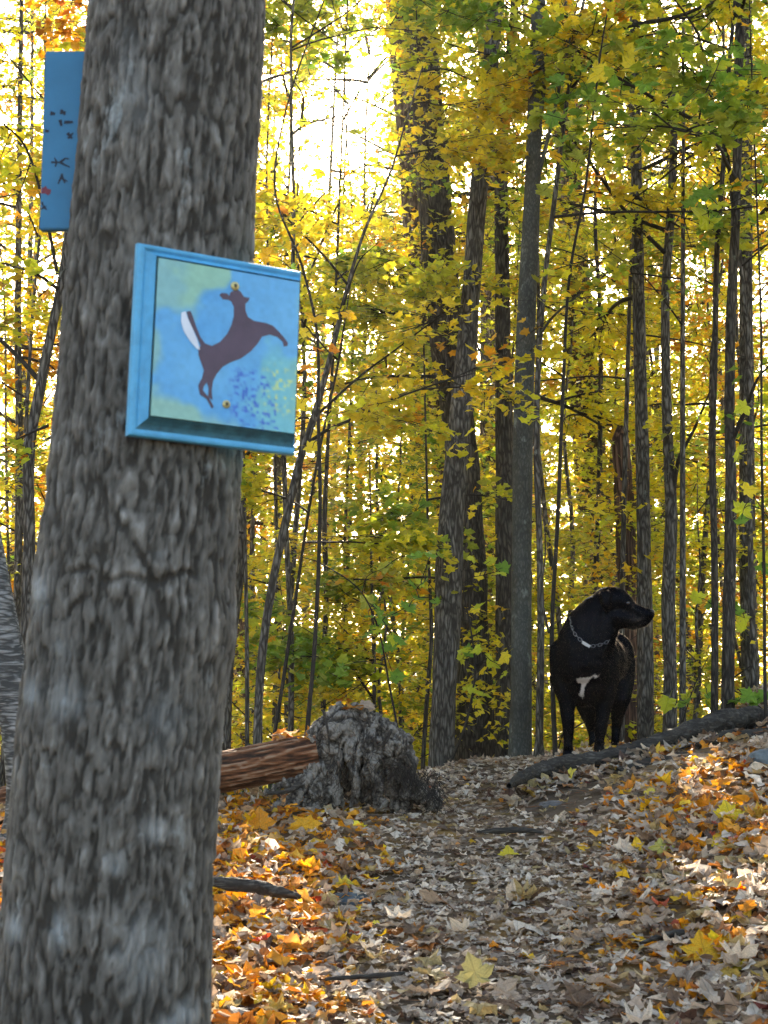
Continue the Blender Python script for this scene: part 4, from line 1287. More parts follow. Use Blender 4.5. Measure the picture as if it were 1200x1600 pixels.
traced_tree('oak_tree', [(690, 1200, 42), (693, 1100, 38), (699, 980, 42), (702, 880, 44), (706, 800, 40), (716, 690, 37), (724, 600, 36), (733, 500, 32), (738, 430, 30), (745, 330, 30), (757, 200, 28), (768, 80, 26), (778, -20, 24)], 8.2, M_BARK,
            'slim grey tree curving right, nearest trunk to the right of the stump', seed=1, nbr=2, br_lo=4.2,
            extra=[([(712, 590, 0), (650, 588, .2), (580, 590, .3), (500, 612, .3), (470, 625, .3)], 7, 16), ([(735, 470, 0), (690, 490, .2), (640, 540, .4), (590, 570, .6)], 5, 10), ([(702, 905, 0), (660, 902, .2), (600, 905, .2), (540, 906, .2)], 5, 14)])
traced_tree('pine_tree', [(744, 1210, 66), (742, 1100, 60), (738, 980, 52), (734, 880, 50), (728, 780, 50), (716, 660, 52), (702, 560, 56), (692, 460, 56), (680, 330, 54), (672, 220, 50), (664, 100, 46), (655, -20, 44)], 9.4, M_BARKD,
            'thick dark trunk behind the slim curving tree, leaning left towards its top', seed=2, nbr=1, br_lo=5.5, ridge=.16, nseg=28)
traced_tree('pine_tree', [(716, 1205, 40), (708, 900, 42), (696, 700, 44), (672, 500, 46), (655, 380, 46), (643, 240, 44), (630, 120, 40), (618, -20, 38)], 13.0, M_PINE,
            'brown sunlit trunk leaning left, just left of the thick dark trunk', seed=3, nbr=3, br_lo=5, nseg=24)
traced_tree('maple_tree', [(789, 1200, 32), (789, 1000, 29), (788, 800, 28), (787, 600, 26), (785, 450, 24), (783, 300, 22), (786, 200, 18), (800, 60, 15), (806, -20, 13)], 9.2, M_BARKD,
            'dark straight trunk between the thick leaning trunk and the smooth grey-green one', seed=4, nbr=3, br_lo=2.5, pal=PAL_Y)
traced_tree('beech_tree', [(812, 1195, 40), (814, 1100, 33), (815, 950, 31), (816, 800, 31), (818, 650, 32), (822, 500, 31), (828, 380, 28), (834, 240, 25), (838, 120, 25), (842, -20, 22)], 7.7, M_SMOOTH,
            'smooth grey-green trunk standing straight just left of the dog', seed=5, nbr=2, br_lo=3.4, ridge=.02,
            extra=[([(842, 190, 0), (862, 60, -.1), (890, -10, -.2)], 10, 8), ([(826, 330, 0), (855, 220, -.1), (880, 110, -.2), (905, -10, -.3)], 8, 14), ([(822, 560, 0), (860, 500, -.2), (905, 460, -.4), (960, 420, -.5), (1010, 395, -.6)], 5, 18), ([(812, 640, 0), (780, 590, -.1), (748, 545, -.1), (740, 505, -.2), (742, 440, -.2)], 5, 0)])
traced_tree('maple_sapling', [(842, 1180, 13), (845, 1000, 11), (843, 850, 10), (838, 700, 10), (842, 560, 9), (852, 430, 8), (868, 300, 8), (884, 170, 7), (902, 60, 6), (915, -20, 5)], 7.6, M_BARK,
            'slender sapling hugging the right side of the smooth grey-green trunk', seed=6, nbr=5, br_lo=2.2, pal=PAL_G, ridge=0, nseg=10, leafsize=.057)
traced_tree('pine_tree', [(948, 1200, 52), (940, 980, 48), (930, 820, 50), (920, 700, 52), (908, 540, 50), (897, 400, 46), (888, 260, 42), (882, 100, 40), (878, -20, 38)], 15.0, M_PINE,
            'broad pale brown trunk in the distance behind the dog', seed=7, nbr=4, br_lo=5, nseg=24)
traced_tree('broken_snag', [(984, 1175, 35), (982, 1000, 31), (978, 850, 31), (974, 740, 30), (971, 700, 28), (970, 668, 25)], 9.6, M_SNAG,
            'reddish brown broken snag with a jagged top behind the head of the dog', seed=8, nbr=0, topadd=.01, ridge=.25)
traced_tree('maple_tree', [(1009, 1175, 27), (1008, 1000, 25), (1006, 850, 22), (1002, 650, 21), (998, 480, 20), (995, 300, 18), (992, 120, 16), (990, -20, 14)], 9.0, M_BARK,
            'straight grey trunk directly right of the reddish snag', seed=9, nbr=6, br_lo=2.5, pal=PAL_Y)
traced_tree('maple_tree', [(1046, 1165, 22), (1047, 1040, 21), (1044, 935, 22), (1049, 800, 19), (1044, 700, 17), (1041, 600, 15), (1040, 450, 14), (1048, 330, 14), (1052, 180, 12), (1030, 20, 11), (1020, -40, 11)], 8.8, M_BARK,
            'grey trunk with a swollen knot and a fork leaning right, right of the dog', seed=10, nbr=6, br_lo=2.4, pal=PAL_M,
            extra=[([(1050, 790, 0), (1060, 720, -.05), (1085, 670, -.1), (1110, 610, -.2)], 9, 10)])
traced_tree('maple_sapling', [(1116, 1140, 12), (1117, 1000, 11), (1116, 850, 11), (1113, 720, 11), (1117, 560, 9), (1120, 400, 9), (1130, 260, 8), (1138, 120, 7), (1150, -20, 6)], 7.7, M_BARKD,
            'thin dark stem just left of the taller dark tree near the right edge', seed=11, nbr=4, br_lo=2.3, pal=PAL_Y, ridge=0, nseg=10)
traced_tree('maple_tree', [(1137, 1140, 22), (1138, 1000, 20), (1141, 850, 19), (1142, 760, 18), (1140, 640, 17), (1142, 500, 16), (1149, 350, 15), (1153, 200, 15), (1155, 60, 15), (1157, -20, 15)], 7.4, M_BARKD,
            'dark mossy trunk second from the right edge with a branch rising right', seed=12, nbr=5, br_lo=2.3, pal=PAL_G, leafsize=.057,
            extra=[([(1143, 690, 0), (1165, 640, -.1), (1185, 590, -.2), (1215, 560, -.3)], 9, 6), ([(1146, 320, 0), (1130, 200, -.3), (1090, 120, -.6), (1020, 70, -.9)], 5, 26), ([(1152, 230, 0), (1180, 150, -.1), (1215, 90, -.2)], 8, 14)])
traced_tree('maple_tree', [(1174, 1130, 30), (1171, 1000, 27), (1168, 850, 25), (1167, 700, 24), (1166, 500, 22), (1166, 300, 20), (1168, 100, 18), (1168, -20, 16)], 10.0, M_BARK,
            'grey trunk farthest right, behind the dark mossy one', seed=13, nbr=5, br_lo=2.5, pal=PAL_O)
traced_tree('maple_sapling', [(402, 1185, 15), (404, 1100, 13), (412, 1000, 14), (430, 890, 13), (452, 790, 13), (468, 720, 12), (488, 660, 12), (505, 600, 10), (528, 510, 8), (545, 440, 6), (570, 360, 5), (610, 270, 4)], 7.4, M_BARK,
            'slender sapling arching right from behind the log, left of the stump', seed=14, nbr=5, br_lo=1.8, pal=PAL_Y, ridge=.05, nseg=10, topadd=.6, Lb=(.6, 1.2),
            extra=[([(488, 655, 0), (560, 590, -.1), (620, 545, -.2), (680, 500, -.3), (720, 480, -.4)], 5, 16), ([(530, 500, 0), (560, 410, -.1), (590, 380, -.2)], 4, 0)])
traced_tree('maple_sapling', [(426, 1170, 6), (440, 1080, 6), (455, 980, 6), (470, 880, 5), (482, 800, 5), (500, 700, 4), (530, 560, 4)], 7.9, M_TWIG,
            'whip-thin stem slanting up just right of the arching sapling', seed=15, nbr=4, br_lo=1.0, pal=PAL_L, ridge=0, nseg=6, topadd=.5, Lb=(.5, 1.0))
traced_tree('maple_sapling', [(386, 1185, 7), (386, 1050, 7), (384, 900, 6), (382, 780, 5), (378, 600, 4)], 8.2, M_BARK,
            'thin upright grey stem close to the right side of the foreground trunk', seed=16, nbr=4, br_lo=1.2, pal=PAL_Y, ridge=0, nseg=6, topadd=1, Lb=(.5, 1.1))
traced_tree('maple_tree', [(352, 1190, 17), (356, 1050, 17), (366, 960, 17), (376, 880, 15), (377, 740, 13), (370, 560, 12)], 8.6, M_BARK,
            'grey stem half hidden by the right edge of the foreground trunk', seed=17, nbr=4, br_lo=1.6, pal=PAL_O, ridge=.05, nseg=10)
traced_tree('maple_sapling', [(506, 1170, 8), (505, 1050, 8), (510, 930, 8), (507, 820, 8), (512, 700, 6), (520, 560, 5)], 9.4, M_BARKD,
            'upright dark stem rising above the left half of the stump', seed=18, nbr=5, br_lo=1.0, pal=PAL_G, ridge=0, nseg=6, Lb=(.6, 1.2), leafsize=.065)
traced_tree('maple_sapling', [(583, 1170, 6), (585, 1050, 6), (582, 960, 5), (580, 870, 4)], 9.0, M_BARKD,
            'thin dark stem rising above the right half of the stump', seed=19, nbr=5, br_lo=.8, pal=PAL_G, ridge=0, nseg=6, topadd=.6, Lb=(.5, 1.1), leafsize=.065)
traced_tree('maple_sapling', [(661, 1190, 7), (668, 1080, 7), (674, 1000, 6), (671, 900, 5), (668, 800, 4)], 8.6, M_BARKD,
            'thin dark stem tight against the left side of the slim curving tree', seed=20, nbr=4, br_lo=1.0, pal=PAL_L, ridge=0, nseg=6, Lb=(.5, 1.0))
traced_tree('maple_sapling', [(927, 1170, 9), (928, 960, 9), (935, 800, 9), (938, 650, 8), (938, 500, 7), (930, 330, 6), (945, 120, 5)], 10.5, M_BARKD,
            'thin dark upright stem rising behind the back of the dog', seed=21, nbr=4, br_lo=2.8, pal=PAL_Y, ridge=0, nseg=8)
# left of the near trunk
traced_tree('birch_tree', [(40, 1215, 60), (22, 1080, 56), (0, 960, 52), (-22, 840, 48), (-40, 740, 44), (-70, 560, 40)], 5.6, M_BIRCH,
            'pale birch trunk leaning out of the left edge behind the foreground trunk', seed=22, nbr=0, ridge=.02, nseg=28)
traced_tree('maple_tree', [(42, 1190, 24), (42, 1000, 22), (46, 850, 20), (46, 700, 18), (62, 610, 17), (78, 530, 16), (96, 440, 14), (110, 330, 12)], 7.0, M_BARK,
            'grey tree leaning right to meet the left edge of the foreground trunk', seed=23, nbr=5, br_lo=2.0, pal=PAL_M,
            extra=[([(90, 430, 0), (70, 330, -.1), (40, 230, -.1), (0, 190, -.2), (-30, 180, -.2)], 6, 12), ([(95, 455, 0), (60, 430, -.1), (20, 415, -.1), (-30, 405, -.2)], 7, 10), ([(75, 665, 0), (40, 680, -.1), (0, 700, -.1)], 5, 6)])
traced_tree('maple_tree', [(18, 1190, 14), (28, 900, 13), (30, 700, 12), (28, 500, 11), (30, 300, 9), (32, 100, 8)], 11.0, M_BARK,
            'thin distant trunk near the left edge of the picture', seed=24, nbr=6, br_lo=2.4, pal=PAL_O, ridge=.03, nseg=8)

# ---------------------------------------------------------------- leafy background trees, each on its own root
def back_tree(px, Y, height, rad, lo, pal, nspray, per, lsize, label, seed, group, name='maple_tree', tw=None, mat=M_BARK, tmpl=T_STAR):
    rg = np.random.default_rng(5000 + seed)
    x = (px - 600) / F * Y * 1.0
    g = gz(x, Y)
    base = np.array([x, Y, g])
    t = empty(name, base, label, 'tree', group)
    lean = rg.normal(0, .05, 2)
    n = 7
    P = [base + np.array([lean[0] * z + rg.normal(0, .03), lean[1] * z, z - .1]) for z in np.linspace(0, height, n)]
    r0 = tw if tw else height * .0048 + .008
    a = Acc(); a.tube(P, np.linspace(r0, r0 * .1, n), 8, 16, .08, seed=seed)
    # limbs
    br = Acc(); LA = LeafAcc(); TW = Acc()
    A = np.array(P)
    nb = max(5, int(height * 1.6))
    for b in range(nb):
        z = rg.uniform(lo * .8, height * .97)
        c = np.array([np.interp(z, A[:, 2] - g, A[:, 0]), np.interp(z, A[:, 2] - g, A[:, 1]), g + z])
        prof = rad * (1 - .55 * (z / height) ** 2)
        Q = branch_path(c, rg.uniform(0, 6.283), rg.uniform(.1, .8), prof * rg.uniform(.7, 1.1), rg, 5)
        if not keep_mask(np.array(Q), rg, True, .03).all(): continue
        br.tube(Q, np.linspace(r0 * .35, r0 * .08, len(Q)), 4, 9)
    a.build('trunk', mat, t, base)
    br.build('limbs', M_TWIG, t, base)['kind'] = 'stuff'
    # layered sprays
    z = lo + (height - lo) * rg.uniform(0, 1, nspray) ** .9
    lay = .45; z = np.round(z / lay + rg.normal(0, .16, nspray)) * lay + rg.normal(0, .05, nspray)
    z = np.maximum(z, lo * .6)
    prof = rad * (1 - .5 * (z / height) ** 2.2)
    az = rg.uniform(0, 6.283, nspray)
    # clumpy in azimuth per layer
    cl = vnoise(np.stack([np.cos(az) * 1.2 + seed, np.sin(az) * 1.2, z * 1.3], -1))
    rr = prof * np.sqrt(rg.uniform(.03, 1, nspray)) * (0.75 + .45 * cl)
    ok = rg.uniform(0, 1, nspray) < np.clip(.62 + 1.1 * cl, 0.05, 1)
    z, az, rr = z[ok], az[ok], rr[ok]
    an = np.stack([x + lean[0] * z + np.cos(az) * rr, Y + lean[1] * z + np.sin(az) * rr, g + z], 1)
    da = az + rg.normal(0, .6, len(z))
    spray_leaves(an, np.stack([np.cos(da), np.sin(da), rg.normal(.05, .15, len(z))], 1), rg.uniform(.2, .5, len(z)), rg, per, lsize, pal, tmpl, LA, droop=.2, upn=.9, twig=TW)
    if TW.V: tag(TW.build('twigs', M_TWIG, t, base), kind='stuff')
    tag(LA.build('crown', M_LEAF, t, base), kind='stuff')
    return t

BACK = [
 # px, Y, height, radius, low, palette, sprays, words
 (455, 10.0, 4.6, 1.2, .5, PAL_Y, 420, 'bright yellow bushy sapling behind the log'),
 (560, 10.6, 3.4, 1.2, .3, PAL_G, 380, 'green-leaved low sapling directly behind the stump'),
 (640, 11.2, 3.8, 1.1, .4, PAL_L, 380, 'yellow-green young tree between the stump and the slim curving tree'),
 (400, 12.5, 5.6, 1.5, .6, PAL_Y, 620, 'golden young tree glowing just right of the foreground trunk'),
 (520, 13.5, 5.2, 1.6, .5, PAL_Y, 660, 'yellow young tree behind the arching sapling'),
 (640, 14.5, 5.6, 1.6, .6, PAL_M, 640, 'mixed yellow and rust tree left of the thick dark trunk'),
 (330, 15.0, 6.5, 1.6, .6, PAL_O, 560, 'orange-gold tree mostly hidden by the foreground trunk'),
 (770, 12.6, 4.4, 1.0, .5, PAL_Y, 380, 'yellow young tree seen between the dark straight trunk and its leaning neighbour'),
 (880, 11.5, 4.4, 1.2, .4, PAL_L, 460, 'lime-yellow young tree behind the neck of the dog'),
 (1070, 11.0, 4.6, 1.2, .4, PAL_Y, 470, 'yellow young tree right of the knotted grey trunk'),
 (1180, 12.0, 5.2, 1.3, .5, PAL_O, 480, 'orange-leaved tree at the right edge'),
 (960, 13.5, 5.4, 1.5, .5, PAL_L, 600, 'yellow-green tree behind the reddish snag'),
 (1110, 15.0, 6.2, 1.7, .6, PAL_M, 640, 'mixed green and gold tree behind the pair of dark right-hand stems'),
 (840, 15.5, 6.0, 1.6, .6, PAL_Y, 600, 'yellow tree behind the smooth grey-green trunk'),
 (40, 11.5, 5.0, 1.3, .8, PAL_M, 430, 'mixed green and yellow tree beyond the pale birch'),
 (-40, 14.0, 6.8, 1.7, .8, PAL_O, 520, 'orange and gold tree at the far left edge'),
 (120, 16.0, 7.6, 1.8, .8, PAL_Y, 560, 'golden tree behind the blue board'),
]
for i, (px, Y, h, rd, lo, pal, ns, lab) in enumerate(BACK):
    back_tree(px, Y, h * 1.12, rd, lo, pal, int(ns * 1.1), 17, .061 if Y < 12.5 else .070, lab, i, 'leafy young trees beyond the ridge')

# taller trees farther back: their crowns close the view
FARW = ['gold', 'green', 'yellow', 'orange', 'mixed']
FP = {'gold': PAL_Y, 'green': PAL_G, 'yellow': PAL_L, 'orange': PAL_O, 'mixed': PAL_M}
FAR = [(430, 19, 9.6, 'mixed'), (560, 20, 9.6, 'yellow'), (690, 21, 9.0, 'gold'), (810, 19, 8.6, 'mixed'), (900, 22, 10.5, 'yellow'), (1000, 20, 8.6, 'green'), (1090, 23, 11.0, 'gold'), (1180, 20, 9.6, 'orange'),
       (1260, 24, 11.0, 'mixed'), (330, 23, 9.0, 'mixed'), (200, 21, 9.5, 'gold'), (60, 22, 12.5, 'green'), (-60, 24, 13.5, 'gold'), (500, 27, 13.0, 'green'), (620, 29, 12.0, 'gold'), (750, 27, 12, 'yellow'), (860, 30, 12.5, 'orange'),
       (970, 28, 12.5, 'mixed'), (1060, 31, 13, 'yellow'), (1150, 29, 13, 'green'), (400, 31, 15, 'yellow'), (120, 30, 15, 'orange'), (1250, 33, 14, 'gold'), (20, 33, 13, 'yellow'), (-10, 26, 15, 'yellow'), (70, 28, 15.5, 'orange'), (455, 24, 12.5, 'orange')]
for i, (px, Y, h, c) in enumerate(FAR):
    back_tree(px, Y, h * 1.25, h * .26, .5, FP[c], int(480 + h * 36), 14, .095 if Y < 25 else .13, 'FAR', 100 + i, 'tall trees far beyond the ridge', tmpl=T_KITE if Y >= 24 else T_STAR)

# high crowns of slender maples (upper part of the picture)
for i, (px, Y, lo, pal, ns, lab) in enumerate([
        (760, 13.2, 4.6, PAL_M, 110, 'mottled high crown spreading beside the two leaning trunks'),
        (880, 10.0, 3.3, PAL_M, 150, 'mottled high crown spreading across the smooth grey-green trunk'),
        (960, 9.3, 3.0, PAL_G, 190, 'green high crown spreading above the dog'),
        (1075, 8.5, 2.8, PAL_M, 180, 'gold and green high crown spreading above the knotted trunk'),
        (1190, 9.0, 2.9, PAL_G, 180, 'green high crown in the upper right corner'),
        (430, 10.4, 3.6, PAL_L, 260, 'yellow-green high crown above the plaque'),
        (530, 11.8, 3.8, PAL_O, 150, 'orange high crown to the right of the plaque'),
        (440, 8.8, 3.2, PAL_M, 190, 'sparse mottled high crown hanging in front of the bright gap in the sky'),
        (600, 13.5, 4.6, PAL_L, 330, 'yellow-green high crown at the top of the bright gap'),
        (20, 9.6, 3.0, PAL_Y, 380, 'golden high crown in the upper left corner'),
        (60, 12.5, 4.0, PAL_M, 380, 'mottled crown directly behind the narrow blue board'),
        (1130, 13.0, 4.2, PAL_O, 240, 'orange high crown behind the thin dark stems at upper right'),
        (1000, 13.5, 4.4, PAL_Y, 240, 'yellow high crown behind the straight grey trunk'),
        (800, 13.0, 4.2, PAL_Y, 220, 'yellow high crown between the dark and the smooth trunk')]):
    back_tree(px, Y, lo + 4.2, 1.25 if Y < 10 else 1.8, lo, pal, int(ns * 1.6), 17, .049, lab, 300 + i, 'high crowns of slender maples beyond the ridge', tw=.02)

for i, (px, Y, h, pal, ns, lab) in enumerate([
        (430, 9.2, 2.0, PAL_Y, 220, 'low yellow bush behind the fallen log'),
        (520, 9.6, 1.9, PAL_L, 200, 'low lime-green bush just behind the stump'),
        (620, 9.2, 2.1, PAL_Y, 220, 'low yellow bush between the stump and the slim curving tree'),
        (765, 10.5, 2.0, PAL_L, 160, 'low lime bush between the thick dark trunk and the straight one'),
        (862, 9.4, 2.0, PAL_Y, 200, 'low yellow bush at knee height left of the dog'),
        (960, 10.2, 2.2, PAL_L, 220, 'low lime bush seen between the legs of the dog and the snag'),
        (1075, 9.6, 2.0, PAL_Y, 210, 'low yellow bush right of the knotted grey trunk'),
        (1160, 10.4, 2.2, PAL_L, 220, 'low lime bush at the foot of the right-hand trunks'),
        (15, 8.4, 2.4, PAL_M, 200, 'low mottled bush behind the pale birch')]):
    back_tree(px, Y, h, .75, .1, pal, ns, 15, .052, lab, 400 + i, 'low bushes behind the ridge', name='leafy_bush')

# name far trees by what stands in front of them
NAMES = [(-200, 60, 'left of the foreground trunk'), (60, 380, 'behind the foreground trunk'), (380, 520, 'between the foreground trunk and the stump'), (520, 660, 'above the stump'), (660, 780, 'behind the two leaning trunks'),
         (780, 880, 'behind the smooth grey-green trunk'), (880, 960, 'behind the dog'), (960, 1030, 'behind the reddish snag'), (1030, 1110, 'behind the knotted trunk'), (1110, 1400, 'behind the dark stems at the right edge')]
seen = {}
for o in COL.objects:
    if o.get('label') == 'FAR':
        px = o.location.x / o.location.y * F + 600
        w = [c for a, b, c in NAMES if a <= px < b][0]
        i = [k for k, f_ in enumerate(FAR) if abs(f_[1] - o.location.y) < .01 and abs(f_[0] - px) < 1][0]
        cname = {'gold': 'gold-leaved', 'green': 'green-leaved', 'yellow': 'yellow-green', 'orange': 'orange-leaved', 'mixed': 'mottled green and gold'}[FAR[i][3]]
        dist = 'tall' if FAR[i][1] < 25 else 'very distant tall'
        o['label'] = f'{dist} {cname} tree {w}'
for o in [o for o in COL.objects if o.get('group') == 'tall trees far beyond the ridge']:
    tw_ = [p_ for p_ in COL.objects if p_.get('label') == o['label'] and p_ is not o]
    if tw_:
        a_, b_ = sorted([o, tw_[0]], key=lambda k_: k_.location.y)
        a_['label'] = a_['label'] + ', nearer of the pair'; b_['label'] = b_['label'] + ', farther of the pair'

# far wood: leaf masses beyond the single trees
def far_wood():
    rg = np.random.default_rng(77)
    LA = LeafAcc()
    n = 5500
    Y = rg.uniform(38, 60, n); px = rg.uniform(-250, 1450, n)
    x = (px - 600) / F * Y
    g = ground_z(x, Y)
    top = 7 + 4.0 * vnoise(np.stack([x * .12, 0 * x, 0 * x], -1)) + 5 * sstep(600, 1000, px) + 3 * sstep(300, 0, px)
    z = rg.uniform(0, 1, n) * top
    an = np.stack([x, Y, g + z], 1)
    da = rg.uniform(0, 6.283, n)
    spray_leaves(an, np.stack([np.cos(da), np.sin(da), 0 * da], 1), rg.uniform(.5, 1.4, n), rg, 8, .34, PAL_M + [(LIME, 4), (YEL, 3)], T_KITE, LA, upn=.5)
    o = LA.build('far_wood', M_LEAF)
    tag(o, 'distant yellow and green wood closing the view beyond all single trees', 'wood', None, 'stuff')
far_wood()

def side_wood(sgn, label):
    rg = np.random.default_rng(88 + sgn)
    LA = LeafAcc()
    n = 2300
    a = np.radians(rg.uniform(24, 82, n)) * sgn; r = rg.uniform(13, 21, n)
    x = r * np.sin(a); Y = r * np.cos(a)
    z = rg.uniform(0, 1, n) ** .9 * (7.5 + 2 * vnoise(np.stack([x * .3, Y * .3, 0 * x], -1)))
    an = np.stack([x, Y, ground_z(x, Y) + z], 1)
    da = rg.uniform(0, 6.283, n)
    spray_leaves(an, np.stack([np.cos(da), np.sin(da), 0 * da], 1), rg.uniform(.4, 1.0, n), rg, 7, .24, PAL_M, T_KITE, LA, upn=.6)
    tag(LA.build('side_wood', M_LEAF), label, 'wood', None, 'stuff')
side_wood(1, 'leafy wood on the right beyond the single trees')
side_wood(-1, 'leafy wood on the left beyond the single trees')

# distant pines: horizontal boughs of fine needles against the sky
def pine(px, Y, h, lo, label, seed):
    rg = np.random.default_rng(seed)
    x = (px - 600) / F * Y; g = gz(x, Y); base = np.array([x, Y, g])
    t = empty('pine_tree', base, label, 'tree')
    a = Acc(); a.tube([base + np.array([0, 0, z]) for z in np.linspace(-.1, h, 8)], np.linspace(.19, .05, 8), 14, 60, .05, ridge=.08)
    a.build('trunk', M_PINE, t, base)
    br = Acc(); Vn = []; 
    for b in range(46):
        z = rg.uniform(lo, h); L = rg.uniform(1.2, 3.4) * (1 - .5 * (z - lo) / (h - lo))
        Q = branch_path(base + np.array([0, 0, z]), rg.uniform(0, 6.283), rg.uniform(-.1, .25), L, rg, 5, sag=.0, wob=.06)
        if not keep_mask(np.array(Q), rg, True, .05).all(): continue
        br.tube(Q, np.linspace(.028, .006, 6), 4, 8)
        Qa = np.array(Q)
        m_ = int(L * 260)
        u = rg.uniform(.25, 1, m_) * 5; k_ = np.minimum(u.astype(int), 4); f = (u - k_)[:, None]
        p0 = Qa[k_] * (1 - f) + Qa[k_ + 1] * f + np.stack([rg.normal(0, .22, m_), rg.normal(0, .22, m_), rg.normal(.02, .05, m_)], 1)
        Vn.append(p0)
    P0 = np.concatenate(Vn); P0 = P0[keep_mask(P0, rg)]
    m_ = len(P0)
    d = np.stack([rg.normal(0, 1, m_), rg.normal(0, 1, m_), rg.normal(.25, .4, m_)], 1); d /= np.linalg.norm(d, axis=1)[:, None]
    s = np.cross(d, [0, 0, 1.0]); s /= np.linalg.norm(s, axis=1)[:, None]
    L = rg.uniform(.09, .16, m_)[:, None]
    V = np.stack([P0 + s * .004, P0 - s * .004, P0 + d * L], 1).reshape(-1, 3)
    T = np.arange(m_ * 3).reshape(-1, 3)
    C = np.repeat(np.array([.09, .13, .05])[None] * rg.uniform(.6, 1.6, (m_, 1)), 3, 0)
    br.build('limbs', M_TWIG, t, base)['kind'] = 'stuff'
    tag(obj('crown', mesh('crown', V - base[None], [(T, 0)], [M_LEAF], col=C, uv=np.zeros((len(V), 2)), smooth=False), t), kind='stuff')
pine(380, 18.5, 11.5, 4.8, 'pine with dark horizontal boughs above the plaque', 61)
pine(655, 21.0, 15.0, 5.5, 'tall pine with level boughs crossing the bright gap in the sky', 64)
pine(770, 17.5, 12.0, 5.0, 'pine with fine boughs behind the leaning trunks high up', 62)
pine(1010, 18.5, 12.5, 5.0, 'pine with fine boughs above the dog near the top', 63)

# ---------------------------------------------------------------- single leaves hung near the lens
def leaf_mesh(name, col, seed, curl=.9, hi=True, size=1.0, mat=None, oval=False, crumple=.05):
    rg = np.random.default_rng(seed)
    V, T, C, UV = leaf_field(np.zeros((1, 3)), np.array([[0, 0, 1.0]]), np.array([math.pi / 2]), np.array([size]), np.array([col]), T_OVAL if oval else (T_MAPLE_HI if hi else T_MAPLE), curl, rg, crumple)
    # stalk
    a = Acc(); a.tube([(0, -.36 * size, 0), (0, -.6 * size, .03 * size), (0, -.85 * size, .0)], [.014 * size, .011 * size, .010 * size], 3, 4)
    VV = np.concatenate([V, a.V[0]]); CC = np.concatenate([C, np.repeat(np.array([col]) * .5, len(a.V[0]), 0)]); UU = np.concatenate([UV, np.zeros((len(a.V[0]), 2)) + .3])
    return mesh(name, VV, [(T, 0), (a.Q[0] + len(V), 0)], [mat or M_LEAF], col=CC, uv=UU, smooth=False)

hang_cols = [YEL, GOLD, ORA, LIME, GRN, OLV, YEL, GRN]
HL = [leaf_mesh('leaf', hang_cols[i % 8], 300 + i, .7) for i in range(24)]
def place_leaf(me, pos, size, rg, parent, base, facing=.6, name='leaf'):
    o = obj(name, me, parent)
    n = Vector((rg.normal(0, .5), -facing + rg.normal(0, .4), rg.uniform(.2, 1.0))).normalized()
    q_ = n.to_track_quat('Z', 'Y')
    R_ = q_.to_matrix().to_4x4() @ Matrix.Rotation(rg.uniform(0, 6.283), 4, 'Z')
    M_ = Matrix.Translation(Vector([float(v) for v in (pos - base)])) @ R_ @ Matrix.Scale(size, 4)
    o.matrix_local = M_
    return o

def hung_sprig(path, Y, w, leaves, label, name, seed, pal, lsize=.085):
    """a long bare branch reaching through the picture with countable leaves on it"""
    rg = np.random.default_rng(seed)
    P = [at(x, y, Y + d) for x, y, d in path]
    base = np.array([P[0][0], P[0][1], gz(P[0][0], P[0][1])])
    t = empty(name, base, label, 'tree')
    if P[0][2] > base[2] + .05:
        P = [base + np.array([0, 0, -.05]), base * .5 + P[0] * .5 + np.array([.02, 0, 0])] + P
    a = Acc(); R = np.linspace(w, w * .25, len(P)) / 2 / F * Y
    a.tube(P, R, 7, len(P) * 7, .1)
    a.build('trunk', M_TWIG, t, base)
    leaves = [l for l in leaves if keep_mask(at(l[0], l[1], Y + l[2])[None], rg, True, .03)[0]]
    for (x, y, d, ci, s) in leaves:
        p0 = at(x, y, Y + d)
        place_leaf(HL[ci + 8 * int(rg.integers(0, 3))], p0, s / F * Y, rg, t, base)
    # side twigs that carry the leaves
    Pa = resample(P, [1] * len(P), 60)[0]
    nodes = Pa[int(len(Pa) * .3)::4]
    leaves.sort(key=lambda l: np.linalg.norm(Pa - at(l[0], l[1], Y + l[2])[None], axis=1).min())
    for (x, y, d, ci, s) in leaves:
        p0 = at(x, y, Y + d)
        k = int(np.argmin(np.linalg.norm(nodes - p0[None], axis=1)))
        q0 = nodes[k]; L_ = np.linalg.norm(p0 - q0)
        mid = (q0 + p0) / 2 + np.array([rg.normal(0, .12), rg.normal(0, .08), .10]) * L_
        b = Acc(); b.tube([q0, mid, p0], [.0026, .0019, .0012], 4, 7)
        nodes = np.concatenate([nodes, mid[None], p0[None]])
        b.build('twig', M_TWIG, t, base)
    return t

hung_sprig([(478, 1180, 0), (492, 1000, 0), (500, 800, 0), (497, 640, 0), (495, 520, 0), (470, 410, 0), (430, 300, -.1), (450, 160, -.1), (510, -10, -.2)], 6.3, 9,
           [(492, 495, 0, 1, 30), (520, 490, 0, 6, 22), (478, 520, 0, 0, 24), (545, 490, .1, 1, 24), (420, 400, 0, 1, 32), (440, 385, .1, 3, 24), (455, 420, 0, 4, 26), (495, 545, 0, 2, 22), (520, 545, 0, 2, 20), (476, 575, 0, 2, 18),
            (470, 630, .1, 0, 24), (488, 700, .1, 6, 26), (440, 330, 0, 2, 24), (560, 330, .2, 1, 24), (555, 205, .1, 5, 26), (600, 235, .1, 5, 22), (500, 270, 0, 1, 22), (530, 280, 0, 5, 20), (424, 255, 0, 6, 22), (470, 190, 0, 3, 22)],
           'thin dark stem right of the plaque dotted with single yellow and orange leaves', 'maple_sapling', 71, PAL_Y)
rgS = np.random.default_rng(5)
